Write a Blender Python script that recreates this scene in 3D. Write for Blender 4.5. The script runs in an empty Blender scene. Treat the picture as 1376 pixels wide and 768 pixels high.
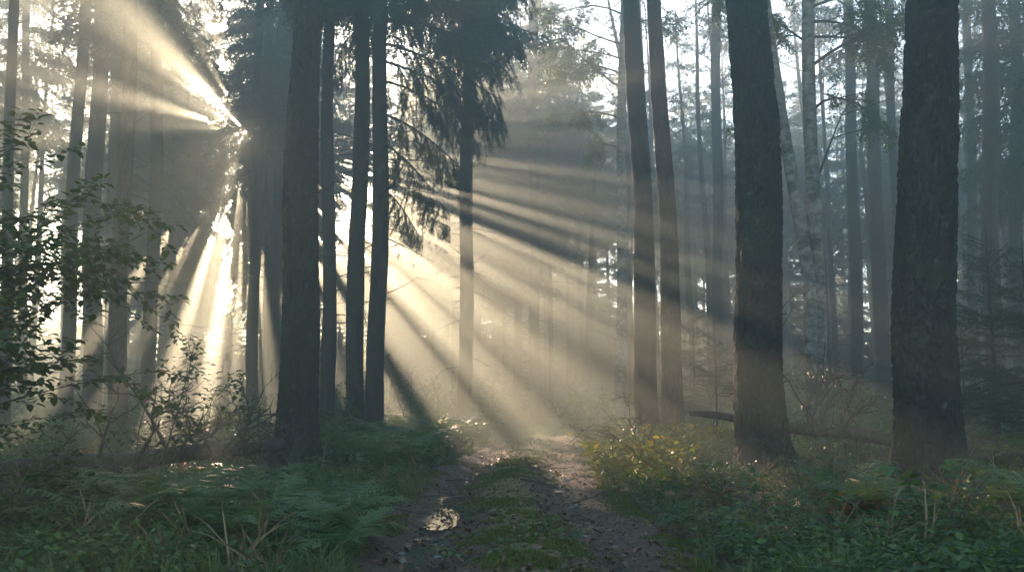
import bpy, math, random
import numpy as np
from mathutils import Vector, Matrix
import time as _time
_T0 = _time.time()

R = math.radians
rs = np.random.RandomState
sc = bpy.context.scene
COL = sc.collection

# ------------------------------------------------------------------ camera geometry
FPX, PW, PH = 1200.0, 1376.0, 768.0
PITCH = R(7.0)
CAM = np.array([0.0, 0.0, 1.3])
FWD = np.array([0, math.cos(PITCH), math.sin(PITCH)])
UPC = np.array([0, -math.sin(PITCH), math.cos(PITCH)])
RGT = np.array([1.0, 0, 0])

def pdir(px, py):
    return FWD + RGT * ((px - PW / 2) / FPX) - UPC * ((py - PH / 2) / FPX)

def at(px, py, y):
    """world point seen at photo pixel (px,py) on the vertical plane y metres ahead"""
    d = pdir(px, py)
    return CAM + d * (y / d[1])

def row_of_ground(y):
    a = math.atan2(CAM[2], y) + PITCH
    return PH / 2 + FPX * math.tan(a)

def on_ground(px, y):
    p = at(px, row_of_ground(y), y)
    return p[0]

def norm(v):
    v = np.asarray(v, float)
    return v / np.maximum(np.linalg.norm(v, axis=-1, keepdims=True), 1e-9)

SUN = norm(pdir(330, 176))
SU = norm(np.array([SUN[1], -SUN[0], 0]))       # right of the sun
SV = np.cross(SU, SUN)                          # up, square to the sun
SUN_EL = math.asin(SUN[2])
SUN_AZ = math.atan2(SUN[0], SUN[1])             # from +Y towards +X

def sun_uv(P):
    d = np.asarray(P) - CAM
    return d @ SU, d @ SV

# ------------------------------------------------------------------ noise
def _hash(ix, iy, iz, seed):
    n = (ix.astype(np.int64) * 374761393 + iy.astype(np.int64) * 668265263 + iz.astype(np.int64) * 2147483647 + seed * 1274126177) & 0x7fffffff
    n = ((n ^ (n >> 13)) * 1274126177) & 0x7fffffff
    n = ((n ^ (n >> 16)) * 668265263) & 0x7fffffff
    return ((n ^ (n >> 15)) & 0xffff) / 65535.0

def noise3(x, y, z, seed=0):
    x, y, z = np.broadcast_arrays(np.asarray(x, float), np.asarray(y, float), np.asarray(z, float))
    ix, iy, iz = np.floor(x), np.floor(y), np.floor(z)
    fx, fy, fz = x - ix, y - iy, z - iz
    fx, fy, fz = [f * f * (3 - 2 * f) for f in (fx, fy, fz)]
    out = 0
    for a in (0, 1):
        for b in (0, 1):
            for c in (0, 1):
                w = (fx if a else 1 - fx) * (fy if b else 1 - fy) * (fz if c else 1 - fz)
                out = out + w * _hash(ix + a, iy + b, iz + c, seed)
    return out * 2 - 1

def noise2(x, y, seed=0):
    return noise3(x, y, 0.5, seed)

def fbm2(x, y, seed=0, o=4):
    s, a = 0, 1.0
    for k in range(o):
        s = s + a * noise2(x * 2 ** k, y * 2 ** k, seed + k)
        a *= .5
    return s

# ------------------------------------------------------------------ mesh collecting
class MB:
    def __init__(s):
        s.V, s.T, s.M, s.n = [], [], [], 0
    def add(s, V, T, mat=0):
        if len(V) == 0:
            return
        s.V.append(np.asarray(V, np.float32)); s.T.append(np.asarray(T, np.int64) + s.n)
        s.M.append(np.full(len(T), mat, np.int32)); s.n += len(V)
    def arrays(s):
        if not s.V:
            return np.zeros((0, 3), np.float32), np.zeros((0, 3), int), np.zeros(0, int)
        return np.concatenate(s.V), np.concatenate(s.T), np.concatenate(s.M)
    def mesh(s, name, mats, smooth=True):
        V, T, M = s.arrays()
        return mk_mesh(name, V, T, mats, smooth, M)

def mk_mesh(name, V, T, mats, smooth=True, M=None):
    me = bpy.data.meshes.new(name)
    me.vertices.add(len(V)); me.vertices.foreach_set('co', np.ascontiguousarray(V, np.float32).ravel())
    me.loops.add(len(T) * 3); me.loops.foreach_set('vertex_index', np.ascontiguousarray(T, np.int32).ravel())
    me.polygons.add(len(T)); me.polygons.foreach_set('loop_start', np.arange(0, len(T) * 3, 3, dtype=np.int32))
    me.polygons.foreach_set('use_smooth', np.full(len(T), bool(smooth)))
    for m in (mats if isinstance(mats, (list, tuple)) else [mats]):
        me.materials.append(m)
    if M is not None and M.max(initial=0) > 0:
        me.polygons.foreach_set('material_index', np.ascontiguousarray(M, np.int32))
    me.update(calc_edges=True)
    return me

def link(name, data, parent=None, loc=(0, 0, 0), rz=0.0, scale=1.0):
    o = bpy.data.objects.new(name, data)
    COL.objects.link(o)
    o.location = [float(a) for a in loc]; o.rotation_euler = (0, 0, float(rz))
    o.scale = (scale,) * 3 if np.isscalar(scale) else scale
    if parent is not None:
        o.parent = parent
    return o

def tag(o, label=None, cat=None, group=None, kind=None):
    if label: o['label'] = label
    if cat: o['category'] = cat
    if group: o['group'] = group
    if kind: o['kind'] = kind
    return o

def copy_tree(o, parent=None):
    c = o.copy(); COL.objects.link(c)
    if parent is not None:
        c.parent = parent
    for ch in list(o.children):
        copy_tree(ch, c)
    return c

def tube(P, rad, seg=8, cap=True, jitter=0.0, rng=None):
    P = np.asarray(P, float); rad = np.asarray(rad, float); k = len(P)
    d = np.gradient(P, axis=0); d = norm(d)
    ref = np.array([0, 0, 1.0]) if abs(d[0][2]) < .8 else np.array([1.0, 0, 0])
    a = np.cross(np.broadcast_to(ref, d.shape), d); a = norm(a); b = np.cross(d, a)
    th = np.linspace(0, 2 * np.pi, seg, endpoint=False)
    rr = rad[:, None] * np.ones(seg)[None]
    if jitter and rng is not None:
        rr = rr * (1 + jitter * rng.randn(k, seg))
    V = P[:, None] + rr[..., None] * (np.cos(th)[None, :, None] * a[:, None] + np.sin(th)[None, :, None] * b[:, None])
    V = V.reshape(-1, 3)
    i = np.arange(k - 1)[:, None] * seg; j = np.arange(seg)[None]; j2 = (j + 1) % seg
    q = np.stack([i + j, i + j2, i + seg + j2, i + seg + j], -1).reshape(-1, 4)
    T = np.concatenate([q[:, [0, 1, 2]], q[:, [0, 2, 3]]])
    if cap:
        V = np.concatenate([V, P[[0]], P[[-1]]]); n = k * seg
        jj = np.arange(seg); j2 = (jj + 1) % seg
        T = np.concatenate([T, np.stack([np.full(seg, n), j2, jj], -1), np.stack([np.full(seg, n + 1), (k - 1) * seg + jj, (k - 1) * seg + j2], -1)])
    return V, T

def frames(x, upish, roll=None):
    """rows of matrices whose columns are (x forward, y side, z normal)"""
    x = norm(x); upish = np.broadcast_to(upish, x.shape)
    y = np.cross(upish, x); bad = np.linalg.norm(y, axis=-1) < 1e-3
    if bad.any(): y[bad] = np.cross(np.array([1.0, .3, 0]), x[bad])
    y = norm(y); z = np.cross(x, y)
    if roll is not None:
        c, s = np.cos(roll)[:, None], np.sin(roll)[:, None]
        y, z = y * c + z * s, z * c - y * s
    return np.stack([x, y, z], -1)

def place(V, T, F, P, S):
    """copies of (V,T) with frames F (k,3,3), at P (k,3), scaled S (k,)"""
    k, n = len(P), len(V)
    W = np.einsum('kij,nj->kni', F, V) * np.asarray(S)[:, None, None] + np.asarray(P)[:, None]
    TT = T[None] + (np.arange(k) * n)[:, None, None]
    return W.reshape(-1, 3), TT.reshape(-1, 3)

def rotz(a):
    c, s = np.cos(a), np.sin(a); z = np.zeros_like(c); o = np.ones_like(c)
    return np.stack([np.stack([c, -s, z], -1), np.stack([s, c, z], -1), np.stack([z, z, o], -1)], -2)

# ------------------------------------------------------------------ materials
def new_mat(name):
    m = bpy.data.materials.new(name); m.use_nodes = True
    nt = m.node_tree; nt.nodes.clear()
    out = nt.nodes.new('ShaderNodeOutputMaterial')
    return m, nt, out

def N(nt, typ, **kw):
    n = nt.nodes.new(typ)
    for k, v in kw.items():
        if k.startswith('i_'):
            n.inputs[k[2:].replace('_', ' ')].default_value = v
        else:
            setattr(n, k, v)
    return n

def ramp(nt, stops, src):
    r = nt.nodes.new('ShaderNodeValToRGB')
    e = r.color_ramp.elements
    while len(e) < len(stops): e.new(.5)
    for el, (p, c) in zip(e, stops):
        el.position = p; el.color = (*c, 1)
    nt.links.new(src, r.inputs[0])
    return r.outputs[0]

def bark_mat(name, dark, mid, light, sx=14.0, sz=3.0, bump=.6, moss=0.0, lichen=0.0):
    m, nt, out = new_mat(name); L = nt.links.new
    tc = N(nt, 'ShaderNodeTexCoord')
    mp = N(nt, 'ShaderNodeMapping'); mp.inputs['Scale'].default_value = (sx, sx, sz)
    L(tc.outputs['Object'], mp.inputs['Vector'])
    vo = N(nt, 'ShaderNodeTexVoronoi', feature='DISTANCE_TO_EDGE'); vo.inputs['Scale'].default_value = 1.0
    ns = N(nt, 'ShaderNodeTexNoise'); ns.inputs['Scale'].default_value = 1.6; ns.inputs['Detail'].default_value = 6; ns.inputs['Roughness'].default_value = .65
    ad = N(nt, 'ShaderNodeMixRGB', blend_type='ADD'); ad.inputs[0].default_value = .55
    L(mp.outputs[0], ns.inputs['Vector']); L(mp.outputs[0], ad.inputs[1]); L(ns.outputs['Color'], ad.inputs[2]); L(ad.outputs[0], vo.inputs['Vector'])
    mul = N(nt, 'ShaderNodeMath', operation='MULTIPLY'); L(vo.outputs['Distance'], mul.inputs[0]); mul.inputs[1].default_value = 1.8
    a2 = N(nt, 'ShaderNodeMath', operation='MULTIPLY'); L(mul.outputs[0], a2.inputs[0]); L(ns.outputs['Fac'], a2.inputs[1])
    col = ramp(nt, [(0.0, dark), (.25, mid), (.7, light)], a2.outputs[0])
    big = N(nt, 'ShaderNodeTexNoise'); big.inputs['Scale'].default_value = 1.3; big.inputs['Detail'].default_value = 5; big.inputs['Roughness'].default_value = .7
    L(tc.outputs['Object'], big.inputs['Vector'])
    if moss:
        f = ramp(nt, [(.5, (0, 0, 0)), (.68, (moss,) * 3)], big.outputs['Fac'])
        mx = N(nt, 'ShaderNodeMixRGB'); L(f, mx.inputs[0]); L(col, mx.inputs[1]); mx.inputs[2].default_value = (.035, .05, .018, 1)
        col = mx.outputs[0]
    if lichen:
        l2 = N(nt, 'ShaderNodeTexNoise'); l2.inputs['Scale'].default_value = 9; l2.inputs['Detail'].default_value = 5; l2.inputs['Roughness'].default_value = .75
        L(tc.outputs['Object'], l2.inputs['Vector'])
        f = ramp(nt, [(.575, (0, 0, 0)), (.64, (lichen,) * 3)], l2.outputs['Fac'])
        mx = N(nt, 'ShaderNodeMixRGB'); L(f, mx.inputs[0]); L(col, mx.inputs[1]); mx.inputs[2].default_value = (.13, .15, .115, 1)
        col = mx.outputs[0]
    b = N(nt, 'ShaderNodeBsdfPrincipled'); b.inputs['Roughness'].default_value = .85
    b.inputs['Specular IOR Level'].default_value = .3
    L(col, b.inputs['Base Color'])
    bp = N(nt, 'ShaderNodeBump'); bp.inputs['Strength'].default_value = bump; bp.inputs['Distance'].default_value = .02
    L(a2.outputs[0], bp.inputs['Height']); L(bp.outputs[0], b.inputs['Normal'])
    L(b.outputs[0], out.inputs['Surface'])
    return m

def birch_mat(name):
    m, nt, out = new_mat(name); L = nt.links.new
    tc = N(nt, 'ShaderNodeTexCoord')
    mp = N(nt, 'ShaderNodeMapping'); mp.inputs['Scale'].default_value = (4.5, 4.5, 7)
    L(tc.outputs['Object'], mp.inputs['Vector'])
    ns = N(nt, 'ShaderNodeTexNoise'); ns.inputs['Scale'].default_value = 1.0; ns.inputs['Detail'].default_value = 7; ns.inputs['Roughness'].default_value = .72; ns.inputs['Distortion'].default_value = .6
    L(mp.outputs[0], ns.inputs['Vector'])
    col = ramp(nt, [(.38, (.02, .02, .018)), (.47, (.10, .10, .085)), (.62, (.33, .32, .29))], ns.outputs['Fac'])
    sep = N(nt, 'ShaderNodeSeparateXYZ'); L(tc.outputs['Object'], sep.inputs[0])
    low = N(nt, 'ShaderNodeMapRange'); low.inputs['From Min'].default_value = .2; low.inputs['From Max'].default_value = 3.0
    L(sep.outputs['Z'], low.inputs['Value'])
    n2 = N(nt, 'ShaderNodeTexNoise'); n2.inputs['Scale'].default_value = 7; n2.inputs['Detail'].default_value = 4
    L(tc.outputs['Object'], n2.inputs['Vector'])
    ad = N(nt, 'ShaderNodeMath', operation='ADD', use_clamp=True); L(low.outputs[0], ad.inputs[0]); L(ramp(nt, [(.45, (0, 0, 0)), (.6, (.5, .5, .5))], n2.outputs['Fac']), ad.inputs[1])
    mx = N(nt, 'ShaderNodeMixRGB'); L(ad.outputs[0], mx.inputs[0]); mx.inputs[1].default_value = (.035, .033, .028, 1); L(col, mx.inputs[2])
    b = N(nt, 'ShaderNodeBsdfPrincipled'); b.inputs['Roughness'].default_value = .7
    L(mx.outputs[0], b.inputs['Base Color'])
    bp = N(nt, 'ShaderNodeBump'); bp.inputs['Strength'].default_value = .35; bp.inputs['Distance'].default_value = .015
    L(ns.outputs['Fac'], bp.inputs['Height']); L(bp.outputs[0], b.inputs['Normal'])
    L(b.outputs[0], out.inputs['Surface'])
    return m

def leaf_mat(name, stops, rough=.45, trans=.35, spec=.4):
    """leaf colour varies from leaf to leaf; light also passes through the blade"""
    m, nt, out = new_mat(name); L = nt.links.new
    g = N(nt, 'ShaderNodeNewGeometry')
    tc = N(nt, 'ShaderNodeTexCoord')
    ns = N(nt, 'ShaderNodeTexNoise'); ns.inputs['Scale'].default_value = 1.7; ns.inputs['Detail'].default_value = 2
    L(g.outputs['Position'], ns.inputs['Vector'])
    ad = N(nt, 'ShaderNodeMath', operation='MULTIPLY_ADD'); L(g.outputs['Random Per Island'], ad.inputs[0]); ad.inputs[1].default_value = .6
    s2 = N(nt, 'ShaderNodeMath', operation='MULTIPLY'); L(ns.outputs['Fac'], s2.inputs[0]); s2.inputs[1].default_value = .42
    L(s2.outputs[0], ad.inputs[2])
    col = ramp(nt, stops, ad.outputs[0])
    b = N(nt, 'ShaderNodeBsdfPrincipled'); b.inputs['Roughness'].default_value = rough
    b.inputs['Specular IOR Level'].default_value = spec
    L(col, b.inputs['Base Color'])
    if trans:
        t = N(nt, 'ShaderNodeBsdfTranslucent')
        hs = N(nt, 'ShaderNodeHueSaturation'); hs.inputs['Value'].default_value = 1.7; hs.inputs['Hue'].default_value = .48; hs.inputs['Saturation'].default_value = 1.1
        L(col, hs.inputs['Color']); L(hs.outputs[0], t.inputs['Color'])
        mx = N(nt, 'ShaderNodeMixShader'); mx.inputs[0].default_value = trans
        L(b.outputs[0], mx.inputs[1]); L(t.outputs[0], mx.inputs[2])
        L(mx.outputs[0], out.inputs['Surface'])
    else:
        L(b.outputs[0], out.inputs['Surface'])
    return m

def plain_mat(name, a, b_, scale=6.0, rough=.8, bump=.3):
    m, nt, out = new_mat(name); L = nt.links.new
    tc = N(nt, 'ShaderNodeTexCoord')
    ns = N(nt, 'ShaderNodeTexNoise'); ns.inputs['Scale'].default_value = scale; ns.inputs['Detail'].default_value = 6; ns.inputs['Roughness'].default_value = .65
    L(tc.outputs['Object'], ns.inputs['Vector'])
    b = N(nt, 'ShaderNodeBsdfPrincipled'); b.inputs['Roughness'].default_value = rough
    L(ramp(nt, [(.35, a), (.65, b_)], ns.outputs['Fac']), b.inputs['Base Color'])
    bp = N(nt, 'ShaderNodeBump'); bp.inputs['Strength'].default_value = bump; bp.inputs['Distance'].default_value = .02
    L(ns.outputs['Fac'], bp.inputs['Height']); L(bp.outputs[0], b.inputs['Normal'])
    L(b.outputs[0], out.inputs['Surface'])
    return m

M = {}
M['pine_bark'] = bark_mat('pine_bark', (.006, .005, .004), (.020, .0165, .013), (.045, .037, .029), 16, 4.5, .8, moss=.7, lichen=.4)
M['spruce_bark'] = bark_mat('spruce_bark', (.012, .011, .009), (.040, .034, .028), (.075, .064, .053), 18, 7, .6, moss=.3)
M['red_bark'] = bark_mat('red_bark', (.03, .02, .014), (.10, .062, .042), (.16, .10, .07), 14, 4, .6)
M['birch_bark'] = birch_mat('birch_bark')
M['twig'] = plain_mat('twig', (.018, .014, .011), (.05, .04, .03), 20)
M['dead_wood'] = plain_mat('dead_wood', (.03, .024, .018), (.10, .08, .06), 9, .85, .5)
M['spruce_needle'] = leaf_mat('spruce_needle', [(.1, (.018, .034, .016)), (.5, (.030, .055, .024)), (.9, (.055, .080, .032))], .5, .18)
M['pine_needle'] = leaf_mat('pine_needle', [(.1, (.026, .046, .026)), (.5, (.040, .068, .034)), (.9, (.065, .09, .042))], .5, .18)
M['birch_leaf'] = leaf_mat('birch_leaf', [(.1, (0.0455, 0.0845, 0.0234)), (.55, (0.078, 0.13, 0.0364)), (.95, (0.169, 0.182, 0.039))], .4, .4)
M['hazel_leaf'] = leaf_mat('hazel_leaf', [(.1, (.020, .046, .013)), (.6, (.036, .074, .018)), (.97, (.08, .11, .025))], .45, .4, .25)
M['fern'] = leaf_mat('fern', [(.1, (0.039, 0.0845, 0.0312)), (.6, (0.0676, 0.1274, 0.0442)), (.95, (0.156, 0.169, 0.052))], .45, .4)
M['fern_yellow'] = leaf_mat('fern_yellow', [(.1, (.08, .10, .02)), (.6, (.16, .15, .03)), (.95, (.21, .13, .03))], .5, .5)
M['herb'] = leaf_mat('herb', [(.08, (.016, .044, .014)), (.5, (.040, .092, .022)), (.88, (.09, .14, .03)), (1.0, (.24, .18, .03))], .42, .4, .32)
M['herb_light'] = leaf_mat('herb_light', [(.08, (.07, .12, .02)), (.5, (.13, .17, .03)), (.9, (.22, .21, .04))], .45, .5, .3)
M['dry_grass'] = leaf_mat('dry_grass', [(.1, (.09, .06, .03)), (.9, (.22, .17, .09))], .6, .3, .2)
M['dead_fern'] = leaf_mat('dead_fern', [(.1, (.05, .028, .012)), (.9, (.13, .075, .03))], .6, .3, .2)
M['herb_autumn'] = leaf_mat('herb_autumn', [(.1, (.08, .12, .02)), (.45, (.15, .17, .03)), (.8, (.22, .19, .03)), (.98, (.25, .10, .02))], .45, .5, .25)
M['red_leaf'] = leaf_mat('red_leaf', [(.1, (.20, .09, .02)), (.5, (.28, .06, .015)), (.95, (.24, .14, .02))], .45, .45, .25)
M['grass'] = leaf_mat('grass', [(.1, (0.039, 0.0715, 0.0208)), (.6, (0.078, 0.117, 0.0286)), (.95, (0.182, 0.169, 0.065))], .5, .35)
M['moss'] = leaf_mat('moss', [(.1, (0.0455, 0.065, 0.013)), (.6, (0.0845, 0.104, 0.0208)), (.95, (0.143, 0.156, 0.039))], .8, .25, .1)
M['litter'] = leaf_mat('litter', [(.1, (.025, .015, .008)), (.4, (.06, .032, .015)), (.75, (.11, .06, .026)), (.97, (.20, .14, .06))], .45, .1)

def ground_mat():
    m, nt, out = new_mat('forest_floor'); L = nt.links.new
    g = N(nt, 'ShaderNodeNewGeometry')
    n1 = N(nt, 'ShaderNodeTexNoise'); n1.inputs['Scale'].default_value = .9; n1.inputs['Detail'].default_value = 7; n1.inputs['Roughness'].default_value = .7
    n2 = N(nt, 'ShaderNodeTexNoise'); n2.inputs['Scale'].default_value = 22; n2.inputs['Detail'].default_value = 6; n2.inputs['Roughness'].default_value = .75
    L(g.outputs['Position'], n1.inputs['Vector']); L(g.outputs['Position'], n2.inputs['Vector'])
    soil = ramp(nt, [(.35, (.014, .009, .006)), (.55, (.035, .024, .015)), (.75, (.08, .055, .032))], n2.outputs['Fac'])
    green = ramp(nt, [(.35, (.018, .030, .010)), (.7, (.05, .075, .022))], n2.outputs['Fac'])
    mx = N(nt, 'ShaderNodeMixRGB'); L(ramp(nt, [(.42, (0, 0, 0)), (.58, (1, 1, 1))], n1.outputs['Fac']), mx.inputs[0]); L(soil, mx.inputs[1]); L(green, mx.inputs[2])
    b = N(nt, 'ShaderNodeBsdfPrincipled'); b.inputs['Roughness'].default_value = .9
    L(mx.outputs[0], b.inputs['Base Color'])
    bp = N(nt, 'ShaderNodeBump'); bp.inputs['Strength'].default_value = .9; bp.inputs['Distance'].default_value = .04
    L(n2.outputs['Fac'], bp.inputs['Height']); L(bp.outputs[0], b.inputs['Normal'])
    L(b.outputs[0], out.inputs['Surface'])
    return m

def path_mat():
    m, nt, out = new_mat('path_soil'); L = nt.links.new
    g = N(nt, 'ShaderNodeNewGeometry')
    n2 = N(nt, 'ShaderNodeTexNoise'); n2.inputs['Scale'].default_value = 30; n2.inputs['Detail'].default_value = 7; n2.inputs['Roughness'].default_value = .75
    n3 = N(nt, 'ShaderNodeTexVoronoi'); n3.inputs['Scale'].default_value = 26
    L(g.outputs['Position'], n2.inputs['Vector']); L(g.outputs['Position'], n3.inputs['Vector'])
    soil = ramp(nt, [(.3, (.020, .013, .006)), (.52, (.062, .042, .021)), (.75, (.14, .10, .055))], n2.outputs['Fac'])
    spk = N(nt, 'ShaderNodeMixRGB', blend_type='MIX'); L(ramp(nt, [(.06, (.5, .5, .5)), (.14, (0, 0, 0))], n3.outputs['Distance']), spk.inputs[0]); L(soil, spk.inputs[1])
    cl = N(nt, 'ShaderNodeMixRGB', blend_type='MULTIPLY'); cl.inputs[0].default_value = 1; L(n3.outputs['Color'], cl.inputs[1]); cl.inputs[2].default_value = (.13, .08, .045, 1)
    L(cl.outputs[0], spk.inputs[2])
    moss = ramp(nt, [(.3, (.045, .055, .009)), (.7, (.13, .14, .024))], n2.outputs['Fac'])
    am = N(nt, 'ShaderNodeAttribute', attribute_name='moss'); aw = N(nt, 'ShaderNodeAttribute', attribute_name='wet')
    s = N(nt, 'ShaderNodeMath', operation='ADD'); L(am.outputs['Fac'], s.inputs[0]); L(n2.outputs['Fac'], s.inputs[1])
    mx = N(nt, 'ShaderNodeMixRGB'); L(ramp(nt, [(.46, (0, 0, 0)), (.54, (1, 1, 1))], N(nt, 'ShaderNodeMath', operation='MULTIPLY').outputs[0]), mx.inputs[0])
    mm = [n for n in nt.nodes if n.type == 'MATH' and n.operation == 'MULTIPLY'][0]; L(s.outputs[0], mm.inputs[0]); mm.inputs[1].default_value = .5
    L(spk.outputs[0], mx.inputs[1]); L(moss, mx.inputs[2])
    w = N(nt, 'ShaderNodeMixRGB'); L(aw.outputs['Fac'], w.inputs[0]); L(mx.outputs[0], w.inputs[1]); w.inputs[2].default_value = (.02, .016, .013, 1)
    b = N(nt, 'ShaderNodeBsdfPrincipled')
    L(w.outputs[0], b.inputs['Base Color'])
    rr = N(nt, 'ShaderNodeMapRange'); rr.inputs['To Min'].default_value = .85; rr.inputs['To Max'].default_value = .12; L(aw.outputs['Fac'], rr.inputs['Value']); L(rr.outputs[0], b.inputs['Roughness'])
    bs = N(nt, 'ShaderNodeMapRange'); bs.inputs['To Min'].default_value = .9; bs.inputs['To Max'].default_value = .08; L(aw.outputs['Fac'], bs.inputs['Value'])
    bp = N(nt, 'ShaderNodeBump'); bp.inputs['Distance'].default_value = .03; L(bs.outputs[0], bp.inputs['Strength'])
    L(n2.outputs['Fac'], bp.inputs['Height']); L(bp.outputs[0], b.inputs['Normal'])
    L(b.outputs[0], out.inputs['Surface'])
    return m

# ------------------------------------------------------------------ ground and path
def path_x(y):
    y = np.asarray(y, float)
    s = np.clip((y - 13) / 45, 0, 2)
    return .03 + 2.2 * s ** 1.15 + .10 * np.sin(y * .35)

def sstep(a, b, x):
    t = np.clip((x - a) / (b - a), 0, 1); return t * t * (3 - 2 * t)

def ground_h(x, y):
    x = np.asarray(x, float); y = np.asarray(y, float)
    e = np.abs(x - path_x(y))
    bank = sstep(1.35, 2.6, e)
    return bank * (.16 + .12 * fbm2(x * .35, y * .35, 5) + .05 * fbm2(x * 1.7, y * 1.7, 11, 3)) + .03 * (1 - bank) - .05 * (1 - sstep(1.15, 1.6, e))

def path_h(x, y):
    e = x - path_x(y); wob = .06 * np.sin(y * .9 + 1)
    l, r = np.exp(-((e + .74 + wob) / .26) ** 2), np.exp(-((e - .74 + wob) / .26) ** 2)
    h = .045 - .085 * l - .07 * r + .03 * np.exp(-(e / .4) ** 2)
    h = h + .028 * fbm2(x * 1.9, y * 1.4, 21, 4) + .012 * fbm2(x * 9, y * 9, 31, 3)
    return h - .10 * sstep(1.3, 1.62, np.abs(e)) + .0

def grid_mesh(X, Y, Z):
    ny, nx = X.shape
    V = np.stack([X, Y, Z], -1).reshape(-1, 3)
    i = np.arange(ny - 1)[:, None] * nx; j = np.arange(nx - 1)[None]
    q = np.stack([i + j, i + j + 1, i + nx + j + 1, i + nx + j], -1).reshape(-1, 4)
    return V, np.concatenate([q[:, [0, 1, 2]], q[:, [0, 2, 3]]])

t = np.linspace(-1, 1, 261); gx = 60 * np.sign(t) * (.12 * np.abs(t) + .88 * np.abs(t) ** 2.6)
t = np.linspace(0, 1, 330); gy = -12 + 93 * (.30 * t + .70 * t ** 2.4)
X, Y = np.meshgrid(gx, gy)
V, T = grid_mesh(X, Y, ground_h(X, Y))
tag(link('forest_floor', mk_mesh('forest_floor', V, T, ground_mat())), kind='structure')

e = np.linspace(-1.62, 1.62, 110); t = np.linspace(0, 1, 900); py = 1.5 + 76 * (.28 * t + .72 * t ** 2.2)
E, Y = np.meshgrid(e, py); X = E + path_x(Y); Z = path_h(X, Y)
V, T = grid_mesh(X, Y, Z)
pm = mk_mesh('path', V, T, path_mat())
nz = fbm2(X * 1.6, Y * 1.1, 77, 4)
moss = np.exp(-(E / .42) ** 2) * 1.25 + sstep(1.0, 1.45, np.abs(E)) * .9 + nz * .33 - .35 + .75 * sstep(15, 26, Y)
wob = .06 * np.sin(Y * .9 + 1)
def blob(cx, cy, rx, ry):
    return np.clip(1.25 - np.sqrt(((E - cx) / rx) ** 2 + ((Y - cy) / ry) ** 2) + .45 * nz + .2 * fbm2(X * 6, Y * 6, 91, 3), 0, 1)
wet = np.max([blob(-.86, 7.9, .17, .8), blob(-.80, 9.7, .17, .75), blob(-.77, 11.6, .13, .9), blob(-.70, 14.4, .13, 1.1), blob(-.62, 18, .12, 1.4), blob(.72, 9.2, .10, .45), blob(.74, 12.2, .12, .5), blob(.76, 15.2, .10, .5)], 0)
wet = sstep(.2, .75, wet)
for nm, a in (('moss', np.clip(moss, 0, 1) * (1 - wet)), ('wet', wet)):
    at_ = pm.attributes.new(nm, 'FLOAT', 'POINT'); at_.data.foreach_set('value', a.astype(np.float32).ravel())
tag(link('path', pm), kind='structure')

def puddle(cx, cy, rx, ry, dz, seed):
    th = np.linspace(0, 2 * np.pi, 48, endpoint=False); rr = 1 + .22 * noise2(np.cos(th) * 1.6, np.sin(th) * 1.6 + seed, seed) + .12 * noise2(np.cos(th) * 4, np.sin(th) * 4, seed + 5)
    x = cx + rx * rr * np.cos(th); y = cy + ry * rr * np.sin(th); px_ = path_x(y) + x
    z0 = float(path_h(path_x(cy) + cx, cy)) + dz
    V = np.concatenate([[[float(path_x(cy)) + cx, cy, z0]], np.stack([px_, y, 0 * y + z0], -1)]); j = np.arange(48)
    return mk_mesh('puddle', V, np.stack([0 * j, 1 + j, 1 + (j + 1) % 48], -1), M['puddle_water'])
m_, nt_, out_ = new_mat('puddle_water'); b_ = N(nt_, 'ShaderNodeBsdfPrincipled'); b_.inputs['Base Color'].default_value = (.018, .014, .010, 1); b_.inputs['Roughness'].default_value = .06
n_ = N(nt_, 'ShaderNodeTexNoise'); n_.inputs['Scale'].default_value = 14; bp_ = N(nt_, 'ShaderNodeBump'); bp_.inputs['Strength'].default_value = .06; nt_.links.new(n_.outputs['Fac'], bp_.inputs['Height']); nt_.links.new(bp_.outputs[0], b_.inputs['Normal'])
nt_.links.new(b_.outputs[0], out_.inputs['Surface']); M['puddle_water'] = m_
for i_, (cx_, cy_, rx_, ry_, dz_) in enumerate([(-.84, 7.8, .30, 1.0, .03), (-.80, 9.9, .24, .9, .018), (-.74, 12.0, .2, 1.1, .004), (-.68, 15.0, .18, 1.2, -.006), (.78, 9.3, .15, .5, -.006), (.76, 12.6, .16, .6, -.008)]):
    tag(link('puddle', puddle(cx_, cy_, rx_, ry_, dz_, i_)), kind='structure')

def gz(x, y):
    """height of whatever ground shows at x, y"""
    x = np.asarray(x, float); y = np.asarray(y, float)
    return np.where(np.abs(x - path_x(y)) < 1.5, np.maximum(path_h(x, y), ground_h(x, y)), ground_h(x, y))

# ------------------------------------------------------------------ gaps in the canopy towards the sun (u right, v up, radius; metres)
GAPS = []
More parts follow.
